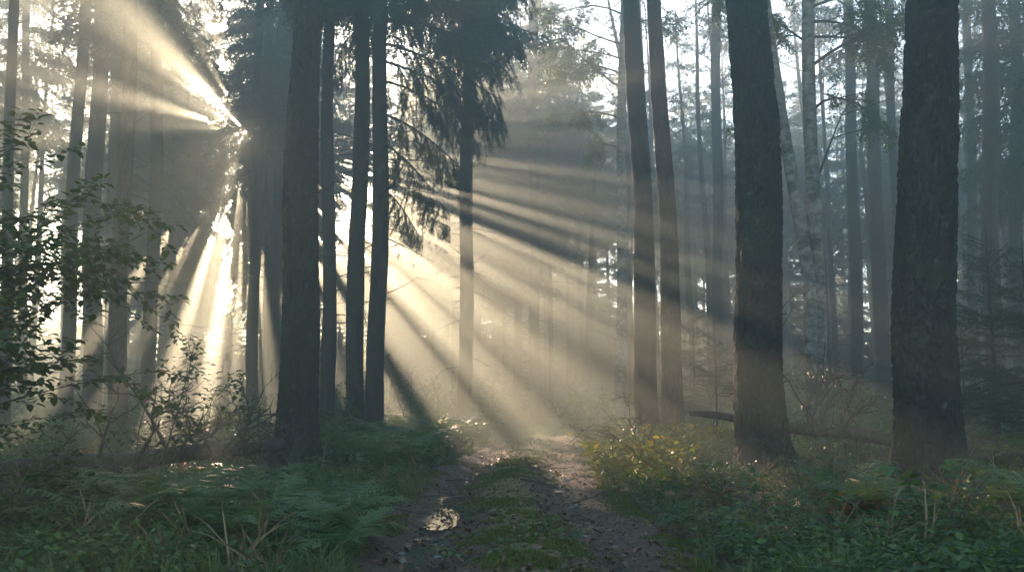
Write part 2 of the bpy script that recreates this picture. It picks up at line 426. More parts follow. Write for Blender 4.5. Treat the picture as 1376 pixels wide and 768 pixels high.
#GAPS_BEGIN
def ray(ang, r, half, wide):
    """a rift in the boughs, drawn out along the direction ang (degrees, clockwise from the right, seen round the sun)"""
    c, sn = math.cos(R(ang)), -math.sin(R(ang)); GAPS.append((r * c, r * sn, half, wide, math.atan2(sn, c)))
GAPS.append((-.04, -.06, .13, .11, .4))          # the sun itself, broken up by twigs
for ang, r, half, wide in [(112, .45, .22, .04), (152, .45, .22, .04), (222, .6, .40, .08), (195, .7, .4, .05), (40, .5, .25, .04)]: ray(ang, r, half, wide)
ray(222, 2.1, .62, .26); ray(213, 2.6, .5, .10); ray(192, 2.3, .62, .17); ray(240, 1.9, .3, .10)    # rising to the upper left
ray(96, 8.6, 2.2, .38); ray(86, 9.4, 1.8, .30); ray(104.5, 8.2, 1.9, .34); ray(115, 7.8, 1.6, .24); ray(123, 7.4, 1.2, .34); ray(137, 6.6, .9, .16); ray(100, 5.4, 1.0, .28); ray(76, 10.2, 1.5, .35); ray(82.5, 8.4, 2.0, .22); ray(78.5, 7.4, 1.5, .2); ray(90, 7, 1.3, .16)   # falling below the sun
ray(94, 3.6, .7, .08); ray(105, 4.6, .7, .08); ray(87, 4.2, .8, .09); ray(113, 6.0, .8, .14); ray(81, 6.4, 1.1, .18)
ray(9, 8.4, 1.0, .22); ray(15, 8.2, 1.2, .16); ray(22.5, 8.4, 2.0, .52); ray(30.5, 7.8, 2.1, .32); ray(36, 9.4, 2.6, .66); ray(44.5, 8.6, 2.2, .36); ray(51, 9.4, 2.2, .70); ray(60, 9.4, 1.8, .42); ray(68, 10, 1.4, .32)   # the fan to the lower right
ray(27, 11.6, 1.3, .55); ray(19, 11.8, 1.1, .26); ray(42, 12, 1.3, .55); ray(12, 12.2, .9, .3); ray(33, 13.4, 1.0, .5)
ray(18.7, 9.6, 1.1, .16); ray(26.3, 6.6, 1.0, .13); ray(26.6, 9.6, .9, .16); ray(12, 6.6, .9, .11); ray(20.6, 6.3, .9, .09); ray(216, 3.8, .6, .16); ray(15, 5.4, .6, .10); ray(45, 5.8, .7, .14); ray(54, 6.4, .8, .17); ray(64, 6.6, .8, .15); ray(34, 5.2, .7, .15)
ray(38, 7.6, .95, 1.0)     # opens on the right verge
def gapw(P, r):
    u, v = sun_uv(P); GAPS.append((u, v, r, r, 0))
gapw((1.5, 14.2, .4), .85)       # sun on the right verge
GAPS.append((*sun_uv(np.array([.7, 20.5, .1])), 1.0, .45, 0))        # sun across the path
gapw((2.5, 12.6, .5), .5)
gapw((3.0, 16.5, .6), .4)
gapw((-3.0, 9.3, .5), .22)
gapw(at(1208, 330, 11.4), .22)    # rims on the big trunks
gapw(at(1208, 430, 11.4), .18)
gapw(at(985, 330, 15.0), .2)
gapw(at(990, 470, 15.0), .2)
#GAPS_END
GA = np.array(GAPS)

def in_gap(P, grow=0.0):
    u, v = sun_uv(P)
    m = np.zeros(len(P), bool)
    for a, b, r, ry, th in GA:
        big = 1.5 * max(r, ry)
        near = (np.abs(u - a) < big) & (np.abs(v - b) < big)
        if near.any():
            du, dv = u[near] - a, v[near] - b; c, sn = math.cos(th), math.sin(th)
            p, q = du * c + dv * sn, dv * c - du * sn
            wob = 1 + .30 * fbm2(u[near] * .9 / ry, v[near] * .9 / ry, 17, 3)
            m[near] |= (p / r) ** 2 + (q / ry) ** 2 < wob ** 2
    return m

# ------------------------------------------------------------------ foliage builders
def needles(segs, per_m, ln, w, rng, spread=.9):
    """thin needles round the twig segments (k,2,3)"""
    A, B = segs[:, 0], segs[:, 1]
    d = B - A; Ls = np.linalg.norm(d, axis=1)
    n = np.maximum(1, (Ls * per_m).astype(int))
    idx = np.repeat(np.arange(len(segs)), n)
    f = rng.rand(len(idx))
    P = A[idx] + d[idx] * f[:, None]
    ax = norm(d[idx])
    rnd = norm(rng.randn(len(idx), 3)); rad = norm(rnd - ax * (rnd * ax).sum(1, keepdims=True))
    dirn = norm(ax * .75 + rad * spread)
    l = ln * (.7 + .6 * rng.rand(len(idx)))
    sd = norm(np.cross(dirn, rng.randn(len(idx), 3))) * (w * .5)
    V = np.stack([P - sd, P + sd, P + dirn * l[:, None]], 1).reshape(-1, 3)
    return V, np.arange(len(V)).reshape(-1, 3)

def polyseg(P):
    return np.stack([P[:-1], P[1:]], 1)

def spruce_branch(rng, n_sec, n_ter, per_m, nl, nw, hang=.5):
    """one bough of unit length along +x, hanging twigs; returns (needle V,T), (wood V,T)"""
    s = np.linspace(0, 1, 9)
    main = np.stack([s, .04 * np.sin(s * 5 + rng.rand() * 6), -.16 * s ** 1.4 + .07 * s ** 4], -1)
    segs = [polyseg(main[4:])]; wood = MB()
    wood.add(*tube(main, .012 * (1 - .8 * s) + .002, 4))
    for i in range(n_sec):
        f = .10 + .88 * (i + rng.rand() * .8) / n_sec
        b = np.array([np.interp(f, s, main[:, k]) for k in range(3)])
        side = 1 if i % 2 else -1
        ln = (.12 + .40 * (1 - f) ** .7 * min(1, f * 3.0)) * (.7 + .5 * rng.rand())
        a = R(35 + 35 * rng.rand()); h = hang * (.5 + rng.rand())
        q = np.linspace(0, 1, 4)
        d0 = np.array([math.cos(a), side * math.sin(a), 0])
        sec = b + ln * (q[:, None] * d0 + np.stack([0 * q, 0 * q, -h * q ** 1.5], -1))
        segs.append(polyseg(sec)); wood.add(*tube(sec, np.array([.004, .003, .002, .001]), 3, cap=False))
        for j in range(n_ter):
            g = .2 + .8 * rng.rand(); p = np.array([np.interp(g, q, sec[:, k]) for k in range(3)])
            l2 = (.05 + .10 * rng.rand()) * (1.2 - .5 * g)
            dd = norm(d0 * .35 + rng.randn(3) * .35 + np.array([0, 0, -hang * 1.1]))
            segs.append(np.stack([[p, p + dd * l2 * .55], [p + dd * l2 * .55, p + dd * l2 + np.array([0, 0, -.25 * l2])]]))
    return needles(np.concatenate(segs), per_m, nl, nw, rng), wood.arrays()[:2]

def crown_chunks(chunks, gapped=True, world=None):
    pass

class Crown:
    """needle or leaf clumps kept apart so that single boughs can be left out"""
    def __init__(s): s.c = []      # (V, T, material index, centre)
    def add(s, V, T, m): s.c.append((V, T, m))
    def mesh(s, name, mats, xf=None):
        """mesh of the crown; with xf=(loc, rz, scale) the faces standing in a canopy gap are left out. None if nothing had to go"""
        mb = MB()
        for V, T, m in s.c: mb.add(V, T, m)
        V, T, Mi = mb.arrays()
        if xf is not None:
            loc, rz, scl = xf
            c, sn = math.cos(rz), math.sin(rz)
            W = V[T].mean(1) * scl; W = np.stack([W[:, 0] * c - W[:, 1] * sn, W[:, 0] * sn + W[:, 1] * c, W[:, 2]], -1) + np.asarray(loc)
            g = in_gap(W)
            if not g.any(): return None
            T, Mi = T[~g], Mi[~g]
            used = np.zeros(len(V), bool); used[T.ravel()] = True
            re = np.cumsum(used) - 1; V, T = V[used], re[T]
        return mk_mesh(name, V, T, mats, False, Mi)

rng0 = rs(7)
FAR_BOUGHS = [spruce_branch(rs(100 + k), 15, 3, 44, .085, .026, .55) for k in range(4)]
MID_BOUGHS = [spruce_branch(rs(200 + k), 34, 12, 300, .022, .0050, .9) for k in range(4)]

def spruce_crown(seed, H, zb, Rmax, boughs, step=.55, dens=5, hang=1.0, r0=.05, droop=.1, gapf=.12):
    rng = rs(seed); C = Crown(); z = zb
    while z < H - .3:
        f = (z - zb) / (H - zb)
        nb = max(3, int(dens * (1 - .35 * f) + rng.rand()))
        a0 = rng.rand() * 6.28
        for k in range(nb):
            if rng.rand() < gapf: continue
            L = (Rmax * (1 - f) ** .75 * min(1, .55 + f * 5) + .25) * (.6 + .55 * rng.rand())
            a = a0 + k * 6.283 / nb + rng.randn() * .25
            el = R(-22 + 60 * f + rng.randn() * 7) - droop
            d = np.array([[math.cos(a) * math.cos(el), math.sin(a) * math.cos(el), math.sin(el)]])
            F = frames(d, np.array([0, 0, 1.0]), rng.randn(1) * .2)
            (NV, NT), (WV, WT) = boughs[rng.randint(len(boughs))]
            P = np.array([[math.cos(a) * r0, math.sin(a) * r0, z + rng.randn() * .12]])
            C.add(*place(NV, NT, F, P, [L]), 0); C.add(*place(WV, WT, F, P, [L]), 1)
        z += step * (.8 + .4 * rng.rand()) * (1 - .35 * f)
    return C

def dead_twigs(seed, z0, z1, n, r0, lmax=1.6, thin=1.0):
    """bare lower branches of a forest-grown conifer, round an upright trunk at the origin"""
    rng = rs(seed); mb = MB()
    for i in range(n):
        z = z0 + (z1 - z0) * rng.rand(); a = rng.rand() * 6.28; L = lmax * (.25 + .75 * rng.rand())
        el = rng.randn() * .25 + .05
        d = np.array([math.cos(a) * math.cos(el), math.sin(a) * math.cos(el), math.sin(el)])
        q = np.linspace(0, 1, 6); side = np.cross(d, [0, 0, 1.0])
        P = np.array([0, 0, z]) + d * (r0 * .6) + L * (q[:, None] * d + (q ** 2 * rng.randn() * .22)[:, None] * side + (q ** 2 * (rng.rand() * .5 - .38))[:, None] * np.array([0, 0, 1.0]))
        mb.add(*tube(P, thin * (.013 * (1 - .85 * q) + .002) * (.5 + .5 * L / lmax), 4, cap=False))
        for j in range(int(2 + 5 * rng.rand())):
            g = .3 + .65 * rng.rand(); p = np.array([np.interp(g, q, P[:, k]) for k in range(3)])
            dd = norm(d * .7 + side * rng.randn() * .8 + np.array([0, 0, rng.randn() * .4 - .15])); l2 = L * (.12 + .3 * rng.rand())
            pp = p + l2 * (np.linspace(0, 1, 3)[:, None] * dd + np.array([0, 0, -.12]) * (np.linspace(0, 1, 3) ** 2)[:, None])
            mb.add(*tube(pp, thin * np.array([.005, .0035, .0015]), 3, cap=False))
    return mb

def tuft(rng, n, ln, w):
    d = norm(rng.randn(n, 3) + np.array([.55, 0, .25])); l = ln * (.7 + .5 * rng.rand(n))
    sd = norm(np.cross(d, rng.randn(n, 3))) * w * .5
    V = np.stack([-sd, sd, d * l[:, None]], 1).reshape(-1, 3)
    return V, np.arange(3 * n).reshape(-1, 3)

TUFTS = [tuft(rs(300 + k), 26, .17, .016) for k in range(3)]

def pine_crown(seed, H, zb, Rmax, nl=26):
    rng = rs(seed); C = Crown()
    for i in range(nl):
        f = (i + rng.rand()) / nl; z = zb + (H - zb) * f
        a = i * 2.4 + rng.randn() * .4; L = Rmax * (.55 + .6 * rng.rand()) * (1 - f) ** .5 * min(1, .5 + 2.5 * f) + .3
        el = .05 + .6 * f + rng.randn() * .12
        d = np.array([math.cos(a) * math.cos(el), math.sin(a) * math.cos(el), math.sin(el)]); side = np.cross(d, [0, 0, 1.0])
        q = np.linspace(0, 1, 7); P = np.array([0, 0, z]) + L * (q[:, None] * d + (.10 * np.sin(q * 4 + i))[:, None] * side + (.16 * q ** 2)[:, None] * np.array([0, 0, 1.0]))
        C.add(*tube(P, .035 * (1 - .85 * q) + .005, 5, cap=False), 1)
        n = int(26 * L / 1.5)
        g = .3 + .7 * rng.rand(n) ** .7
        base = np.stack([np.interp(g, q, P[:, k]) for k in range(3)], -1)
        off = rng.randn(n, 3) * np.array([.34, .34, .12]) * (L * .28 + .12)
        tip = base + off + np.array([0, 0, .05])
        for b_, t_ in list(zip(base, tip))[::2]:
            C.add(*tube(np.array([b_, (b_ + t_) / 2 + [0, 0, -.03], t_]), np.array([.008, .006, .003]), 3, cap=False), 1)
        F = frames(norm(off + d * .3 + rng.randn(n, 3) * .1), np.array([0, 0, 1.0]), rng.rand(n) * 6)
        for v in range(3):
            m = np.arange(n) % 3 == v
            C.add(*place(*TUFTS[v], F[m], tip[m], .8 + .7 * rng.rand(m.sum())), 0)
    return C

def leaf_blade(fold=.18, curl=.15, wide=.62, teeth=0.0):
    """a leaf of unit length along +x: stalk end at the origin, folded along its midrib"""
    xs = np.array([0, .22, .5, .78, 1.0]); w = np.array([0, .78, 1.0, .62, 0]) * wide / 2
    m = np.stack([xs, 0 * xs, -curl * xs ** 2], -1)
    V = [m]; 
    for sgn in (1, -1):
        V.append(np.stack([xs[1:4] - teeth * .06, sgn * w[1:4], -curl * xs[1:4] ** 2 + fold * w[1:4] * 2], -1))
    V = np.concatenate(V)
    T = [(0, 1, 5), (1, 2, 6), (1, 6, 5), (2, 3, 7), (2, 7, 6), (3, 4, 7)]
    T += [(0, 8, 1), (1, 9, 2), (1, 8, 9), (2, 10, 3), (2, 9, 10), (3, 10, 4)]
    return V, np.array(T)

DIA = (np.array([[0, 0, 0], [.5, .36, .06], [1, 0, -.06], [.5, -.36, .06]]), np.array([[0, 1, 2], [0, 2, 3]]))
LEAF = leaf_blade()
LEAFB = leaf_blade(.12, .28, .5)

def branching(rng, start, d, L, r, levels, mb, twigs, kids=(5, 7), droop=.2, wig=.18, seg=(6, 5, 4, 3), spread=.85, shrink=.5, updraw=0.0):
    n = 6; q = np.linspace(0, 1, n)
    d = norm(d); w1 = rng.randn(3) * wig; w2 = rng.randn(3) * wig
    P = start + L * (q[:, None] * d + (q ** 2)[:, None] * (w1 + np.array([0, 0, updraw - droop])) + (np.sin(q * 5) * .12)[:, None] * w2)
    mb.add(*tube(P, r * (1 - .72 * q), seg[min(len(seg) - 1, 4 - min(4, levels + 1))] if False else (7 if r > .02 else 5 if r > .008 else 3), cap=False))
    if levels == 0:
        twigs.append(P); return
    nk = rng.randint(kids[0], kids[1] + 1)
    for k in range(nk):
        f = .22 + .78 * (k + rng.rand()) / nk
        p = np.array([np.interp(f, q, P[:, i]) for i in range(3)])
        tdir = norm(np.array([np.interp(min(f + .05, 1), q, P[:, i]) for i in range(3)]) - p + 1e-6 * d) if f < .95 else d
        rnd = rng.randn(3); side = norm(rnd - tdir * (rnd @ tdir)) * np.array([1, 1, .55])
        dd = norm(tdir * (1 - spread * .35) + side * spread)
        branching(rng, p, dd, L * shrink * (.65 + .6 * rng.rand()) * (1.15 - .45 * f), r * .5 * (1.1 - .5 * f), levels - 1, mb, twigs, kids, droop, wig, seg, spread, shrink, updraw)
    twigs.append(P[3:])

def leaves_on(rng, twigs, per_m, size, blade, C, mat, flat=.7, hangs=0.0, minn=3):
    Ps, Ds = [], []
    for P in twigs:
        d = np.diff(P, axis=0); ls = np.linalg.norm(d, axis=1); L = ls.sum()
        n = max(minn, int(L * per_m)); f = (np.arange(n) + rng.rand(n)) / n
        cum = np.concatenate([[0], np.cumsum(ls)]) / max(L, 1e-6)
        p = np.stack([np.interp(f, cum, P[:, i]) for i in range(3)], -1)
        ax = norm(P[-1] - P[0]); side = norm(np.cross(ax, [0, 0, 1.0]) + 1e-5)
        sg = np.where(np.arange(n) % 2, 1, -1)[:, None]
        dd = ax * .55 + side * sg * .9 + rng.randn(n, 3) * .3 + np.array([0, 0, -hangs])
        Ps.append(p); Ds.append(dd)
    P = np.concatenate(Ps); D = norm(np.concatenate(Ds)); n = len(P)
    up = norm(np.array([0, 0, 1.0]) * flat + rng.randn(n, 3) * (1 - flat))
    F = frames(D, up)
    C.add(*place(*blade, F, P + D * size * .25, size * (.55 + .75 * rng.rand(n))), mat)

def birch_crown(seed, limbs, leaf=.06, per_m=16):
    """limbs: (start, direction, length, radius) round the tree's base"""
    rng = rs(seed); C = Crown(); mb = MB(); tw = []
    for st, d, L, r in limbs:
        branching(rng, np.array(st, float), np.array(d, float), L, r, 2, mb, tw, (5, 7), .18, .16, spread=.75, shrink=.42)
    # hanging twigs
    extra = []
    for P in tw:
        for k in range(2):
            p = P[rng.randint(len(P))]; L = .25 + .5 * rng.rand(); q = np.linspace(0, 1, 5)[:, None]
            d = rng.randn(3) * np.array([.35, .35, .1])
            e_ = p + L * (q * d + q ** 1.4 * np.array([0, 0, -.75])); extra.append(e_)
            mb.add(*tube(e_, .003 * (1 - .7 * q[:, 0]), 3, cap=False))
    V, T, _ = mb.arrays(); C.add(V, T, 1)
    leaves_on(rng, tw + extra, per_m, leaf, DIA, C, 0, .45, .5)
    return C

# ------------------------------------------------------------------ trunks
def trunk_mesh(name, pts, rad, mat, seg, dz_fine, z_fine, relief, seed, flare=.45, flare_h=.35, fscale=(16, 3.2), lobes=5):
    """pts: base, top, ... local points of the axis; bark relief is modelled where the picture comes close"""
    pts = np.asarray(pts, float); H = pts[-1][2]
    z = np.concatenate([np.arange(-.35, min(z_fine, H), dz_fine), np.linspace(min(z_fine, H), H, 14)[1:]]) if z_fine < H else np.arange(-.35, H + dz_fine, dz_fine)
    ax = np.stack([np.interp(z, pts[:, 2], pts[:, 0]), np.interp(z, pts[:, 2], pts[:, 1]), z], -1)
    wv = rs(seed).rand(4) * 6
    sw = np.clip(z, 0, None)
    r0 = np.interp(z, pts[:, 2], rad)
    ax[:, 0] += r0[0] * .22 * np.sin(sw * .55 + wv[0]) * np.minimum(1, sw / 2); ax[:, 1] += r0[0] * .2 * np.sin(sw * .45 + wv[1]) * np.minimum(1, sw / 2)
    th = np.linspace(0, 2 * np.pi, seg, endpoint=False)
    zz, tt = np.meshgrid(z, th, indexing='ij')
    rr = r0[:, None] * np.ones_like(tt)
    fl = np.exp(-np.clip(zz, 0, None) / flare_h)
    rr = rr * (1 + flare * fl * (.7 + .5 * np.cos(lobes * tt + wv[2]) + .25 * np.cos(3 * tt + wv[3])))
    cx, cy = np.cos(tt) * r0[:, None], np.sin(tt) * r0[:, None]
    rr = rr + r0[:, None] * .08 * noise3(cx * 3, cy * 3, zz * .7, seed) + r0[:, None] * .03 * noise3(cx * 8, cy * 8, zz * 2, seed + 9)
    if relief:
        a, b = fscale
        n1 = noise3(cx * a, cy * a, zz * b + .6 * noise3(cx * 5, cy * 5, zz * 3, seed + 3), seed + 1)
        n2 = noise3(cx * a * 2.2, cy * a * 2.2, zz * b * 2.4, seed + 2)
        n3 = noise3(cx * a * 4, cy * a * 4, zz * b * 7, seed + 4)
        ridge = 1 - np.abs(n1) * 2.2
        rr = rr - relief * np.clip(ridge, 0, 1) ** 1.5 + relief * .45 * n2 + relief * .25 * n3
    V = np.stack([ax[:, 0:1] + np.cos(tt) * rr, ax[:, 1:2] + np.sin(tt) * rr, zz], -1).reshape(-1, 3)
    k = len(z); i = np.arange(k - 1)[:, None] * seg; j = np.arange(seg)[None]; j2 = (j + 1) % seg
    q = np.stack([i + j, i + j2, i + seg + j2, i + seg + j], -1).reshape(-1, 4)
    T = np.concatenate([q[:, [0, 1, 2]], q[:, [0, 2, 3]]])
    V = np.concatenate([V, [ax[-1]]]); n = k * seg; jj = np.arange(seg)
    T = np.concatenate([T, np.stack([(k - 1) * seg + jj, (k - 1) * seg + (jj + 1) % seg, np.full(seg, n)], -1)])
    return mk_mesh(name, V, T, mat)

def stubs(seed, pts, rad, zs, lens, mat, names='branch_stub'):
    """short snapped branches on a trunk"""
    rng = rs(seed); mb = MB()
    for z, L in zip(zs, lens):
        c = np.array([np.interp(z, pts[:, 2], pts[:, k]) for k in range(3)]); r = np.interp(z, pts[:, 2], rad)
        a = rng.rand() * 6.28 if not isinstance(L, tuple) else L[1]; L = L if not isinstance(L, tuple) else L[0]
        d = norm(np.array([math.cos(a), math.sin(a), .15 + .3 * rng.rand()])); q = np.linspace(0, 1, 5)
        P = c + d * r * .8 + L * (q[:, None] * d + (q ** 2)[:, None] * rng.randn(3) * .15)
        mb.add(*tube(P, (.02 + .02 * L) * (1 - .8 * q) * .8, 5))
    return mb.mesh(names, M[mat]) if mb.n else None

# --- crown prototypes shared by trees
CROWNS = {}
def crown_proto(kind, k):
    key = (kind, k)
    if key not in CROWNS:
        if kind == 'spruce': CROWNS[key] = spruce_crown(400 + k, 24.5 + .6 * k, 7.5 + 1.2 * (k % 3), 3.1, FAR_BOUGHS, .5, 6)
        elif kind == 'spruce_high': CROWNS[key] = spruce_crown(420 + k, 26, 13 + 1.2 * k, 2.9, FAR_BOUGHS, .5, 6)
        elif kind == 'spruce_low': CROWNS[key] = spruce_crown(430 + k, 21 + k, 1.2 + .8 * k, 2.9, FAR_BOUGHS, .55, 6)
        elif kind == 'pine': CROWNS[key] = pine_crown(440 + k, 25, 14.5 + k, 2.9, 30)
        elif kind == 'pine_thin': CROWNS[key] = pine_crown(480 + k, 26, 15.5 + k, 2.3, 13)
        elif kind == 'spruce_thin': CROWNS[key] = spruce_crown(490 + k, 26, 15.5 + 1.5 * k, 1.9, FAR_BOUGHS, .9, 4, gapf=.3)
        elif kind == 'pine_low': CROWNS[key] = pine_crown(450 + k, 25, 10.0 + k, 3.0, 40)
        elif kind == 'birch':
            r = rs(460 + k); lm = []
            for i in range(14):
                z = 8 + i * .95; a = i * 2.4 + r.randn() * .3
                lm.append(((0, 0, z), (math.cos(a), math.sin(a), .75), 2.9 * (1 - i / 22.), .045))
            CROWNS[key] = birch_crown(470 + k, lm, .085, 9)
        CROWNS[key].shared = None
    return CROWNS[key]

CROWN_MATS = {'pine_thin': ('pine_needle', 'twig'), 'spruce_thin': ('spruce_needle', 'twig'), 'spruce_low': ('spruce_needle', 'twig'), 'spruce': ('spruce_needle', 'twig'), 'spruce_high': ('spruce_needle', 'twig'), 'pine': ('pine_needle', 'twig'), 'pine_low': ('pine_needle', 'twig'), 'birch': ('birch_leaf', 'twig')}
TOP_LIMIT = 27.5

def add_crown(root, kind, k, off=(0, 0, 0), rz=0, scl=1.0):
    C = crown_proto(kind, k); mats = [M[a] for a in CROWN_MATS[kind]]
    loc = np.array(root.location) + np.asarray(off)
    me = C.mesh('crown', mats, (loc, rz, scl))
    if me is None:
        if C.shared is None: C.shared = C.mesh('crown', mats)
        me = C.shared
    return link('crown', me, root, off, rz, scl)

KINDNAME = {'pine': 'pine_tree', 'spruce': 'spruce_tree', 'birch': 'birch_tree'}
HERO_XY = []

def hero(kind, bx, y, wb, tx, wt, label, bark, crown, ck=0, H=25.5, seg=48, relief=.0, dz=.12, twig=None, stub=(), group=None, mid=None, cs=1.0, flare=.35, fs=(13, 7)):
    """a trunk seen at photo pixel bx (width wb) at its foot and at tx (width wt) where it leaves the picture's top"""
    x0 = on_ground(bx, y); z0 = float(gz(x0, y))
    HERO_XY.append((x0, y))
    root = link(KINDNAME[kind], None, None, (x0, y, z0))
    tag(root, label, 'tree', group)
    ptop = at(tx, 0, y) - np.array([x0, y, z0])
    depth = y
    rb, rt = wb * depth / FPX / 2 * .95, wt * depth / FPX / 2 * .97
    pts, rad = [[0, 0, -.4], [0, 0, 0]], [rb, rb]
    if mid:
        for (mx, my, mw) in mid:
            p = at(mx, my, y) - np.array([x0, y, z0]); pts.append([p[0], 0, p[2]]); rad.append(mw * depth / FPX / 2)
    pts.append([ptop[0], 0, ptop[2]]); rad.append(rt)
    if ptop[2] < H:
        s = (H - ptop[2]) / ptop[2]
        lean = .35 if mid else 1.0
        pts.append([ptop[0] * (1 + s * lean), 0, H]); rad.append(max(.04, rt * (1 - .8 * s if s < 1.1 else .12)))
    pts, rad = np.array(pts), np.array(rad)
    seed = int(bx * 7 + y) % 9999
    vis = ptop[2] * 1.06
    link('trunk', trunk_mesh('trunk', pts, rad, M[bark], seg, dz, vis, relief, seed, flare, .30 if wb < 40 else .42, fs), root)
    if twig:
        mb = dead_twigs(seed + 5, *twig[:2], int(twig[2] * 1.3), rb * .8, *(twig[3:] if len(twig) > 4 else (*(twig[3:] or (1.6,)), 1.5)))
        V, T, _ = mb.arrays()
        zc = V[:, 2]; V = V.copy(); V[:, 0] += np.interp(zc, pts[:, 2], pts[:, 0])
        link('lower_crown', mk_mesh('lower_crown', V, T, M['twig']), root)
    if stub:
        for i_, s_ in enumerate(stub):
            link('branch_stub', stubs(seed + 8 + i_, pts, rad, [s_[0]], [s_[1]], 'dead_wood'), root)
    if crown:
        zc = 16.0; off = (float(np.interp(zc, pts[:, 2], pts[:, 0])) , 0, 0)
        add_crown(root, crown, ck, off, (seed % 63) / 10., np.array([1.15, 1.15, 1.0]) if crown == 'pine' else cs)
    return root, pts, rad

exec_marks = []
# ------------------------------------------------------------------ the trees one can tell apart
# left side
hero('pine', 3, 26, 17, 18, 13, 'slim grey trunk at the left edge behind the leafy hazel shrub', 'spruce_bark', 'pine', 0, twig=(4, 13, 14))
hero('spruce', 28, 40, 12, 36, 10, 'pale thin trunk just right of the slim trunk at the left edge', 'spruce_bark', 'spruce_high', 0, twig=(5, 14, 18))
hero('spruce', 84, 30, 20, 113, 15, 'trunk leaning right at its top, rising behind the hazel shrub', 'spruce_bark', 'spruce_thin', 1, twig=(4, 14, 22))
hero('pine', 120, 29, 27, 134, 20, 'straight grey trunk left of the brown trunk above the hazel sprays', 'spruce_bark', 'pine', 1, twig=(5, 13, 10))
hero('spruce', 147, 36, 17, 157, 14, 'faint trunk squeezed between the straight grey and the brown trunk', 'spruce_bark', 'spruce_high', 2, twig=(5, 13, 14))
hero('pine', 157, 22, 27, 174, 17, 'dark brown trunk standing behind the mossy fallen log', 'red_bark', 'pine', 2, relief=.006, seg=64, dz=.06, twig=(3, 9, 7))
hero('spruce', 200, 30, 20, 213, 15, 'slender trunk right of the brown trunk, crossed by a pale beam', 'spruce_bark', 'spruce_high', 0, twig=(3, 14, 30, 2.0))
hero('spruce', 231, 44, 12, 236, 9, 'thin faded trunk left of the sunburst', 'spruce_bark', 'spruce', 1, twig=(3, 10, 25))
hero('spruce', 338, 37, 17, 350, 12, 'trunk directly under the sunburst with drooping dark boughs', 'spruce_bark', 'spruce_high', 0, twig=(3, 10, 22))
hero('spruce', 360, 42, 14, 362, 11, 'faint trunk tucked left of the massive left trunk', 'spruce_bark', 'spruce_high', 0, twig=(3, 10, 20))
hero('pine', 396, 16, 57, 416, 42, 'massive dark furrowed trunk standing left of the path', 'pine_bark', 'pine', 0, relief=.02, seg=200, dz=.022, mid=None, stub=((4.75, (.5, .1)), (3.6, (.55, .2)), (3.55, (.3, .4)), (5.7, (.35, -.3)), (2.6, (.28, .3)), (6.3, (.3, 2.9))), flare=.5)
hero('spruce', 439, 27, 22, 443, 16, 'dark straight trunk just right of the massive left trunk', 'spruce_bark', 'spruce_high', 1, relief=.005, seg=64, dz=.06, twig=(3, 12, 20, 1.3))
hero('spruce', 476, 26, 26, 487, 20, 'left trunk of the close pair beneath the hanging spruce boughs', 'spruce_bark', 'spruce_high', 0, relief=.005, seg=64, dz=.06, twig=(3, 12, 16, 1.3))
HB = hero('spruce', 503, 25, 27, 514, 19, 'right trunk of the close pair, carrying long hanging spruce boughs', 'spruce_bark', 'spruce_high', 2, relief=.005, seg=64, dz=.06, twig=(3, 9, 34, 2.6))
hero('spruce', 623, 31, 20, 632, 17, 'lone trunk on the left verge lit by the lower beams', 'spruce_bark', 'spruce_high', 1, relief=.004, seg=48, dz=.08, twig=(2, 8, 22, 1.0))
hero('pine', 720, 45, 15, 715, 13, 'foggy pine above the path end with bare side branches', 'spruce_bark', 'pine_low', 0, twig=(3, 11, 34, 2.4, 1.4))
# right side
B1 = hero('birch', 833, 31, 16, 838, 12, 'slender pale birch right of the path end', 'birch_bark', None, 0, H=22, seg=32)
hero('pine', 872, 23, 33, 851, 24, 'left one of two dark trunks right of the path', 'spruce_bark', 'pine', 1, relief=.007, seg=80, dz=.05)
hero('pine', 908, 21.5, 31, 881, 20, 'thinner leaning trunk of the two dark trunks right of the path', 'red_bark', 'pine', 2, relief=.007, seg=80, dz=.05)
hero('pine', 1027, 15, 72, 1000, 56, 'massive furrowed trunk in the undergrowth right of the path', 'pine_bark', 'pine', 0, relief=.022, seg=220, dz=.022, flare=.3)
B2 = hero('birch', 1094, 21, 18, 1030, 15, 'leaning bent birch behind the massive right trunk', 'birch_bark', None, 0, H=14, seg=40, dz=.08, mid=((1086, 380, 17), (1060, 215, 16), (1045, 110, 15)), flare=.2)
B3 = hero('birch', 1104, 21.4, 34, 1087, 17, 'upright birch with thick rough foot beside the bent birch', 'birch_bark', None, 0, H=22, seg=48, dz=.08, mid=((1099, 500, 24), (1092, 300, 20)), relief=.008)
hero('spruce', 1155, 38, 17, 1139, 14, 'blue grey foggy trunk between the birches and a reddish trunk', 'spruce_bark', 'spruce_thin', 0, twig=(3, 14, 16, 1.8))
hero('pine', 1188, 35, 21, 1168, 16, 'reddish foggy pine trunk left of the huge right trunk', 'red_bark', 'pine_thin', 1, twig=(6, 13, 8))
hero('pine', 1213, 37, 13, 1194, 11, 'thin dark trunk hugging the left side of the huge right trunk', 'red_bark', 'pine_thin', 2, twig=(6, 13, 8))
hero('pine', 1256, 11.5, 90, 1243, 71, 'huge black trunk in the right foreground undergrowth', 'pine_bark', 'pine', 1, relief=.024, seg=260, dz=.018, flare=.3, stub=((5.95, (.16, .1)), (3.35, (.06, .1))))
hero('pine', 1340, 29, 26, 1326, 20, 'reddish pine trunk beyond the young spruce at right', 'red_bark', 'pine_thin', 0, relief=.005, seg=48, dz=.08)
hero('spruce', 1312, 40, 14, 1300, 11, 'faint trunk between the huge right trunk and the reddish pine', 'spruce_bark', 'spruce_thin', 2, twig=(3, 13, 16))
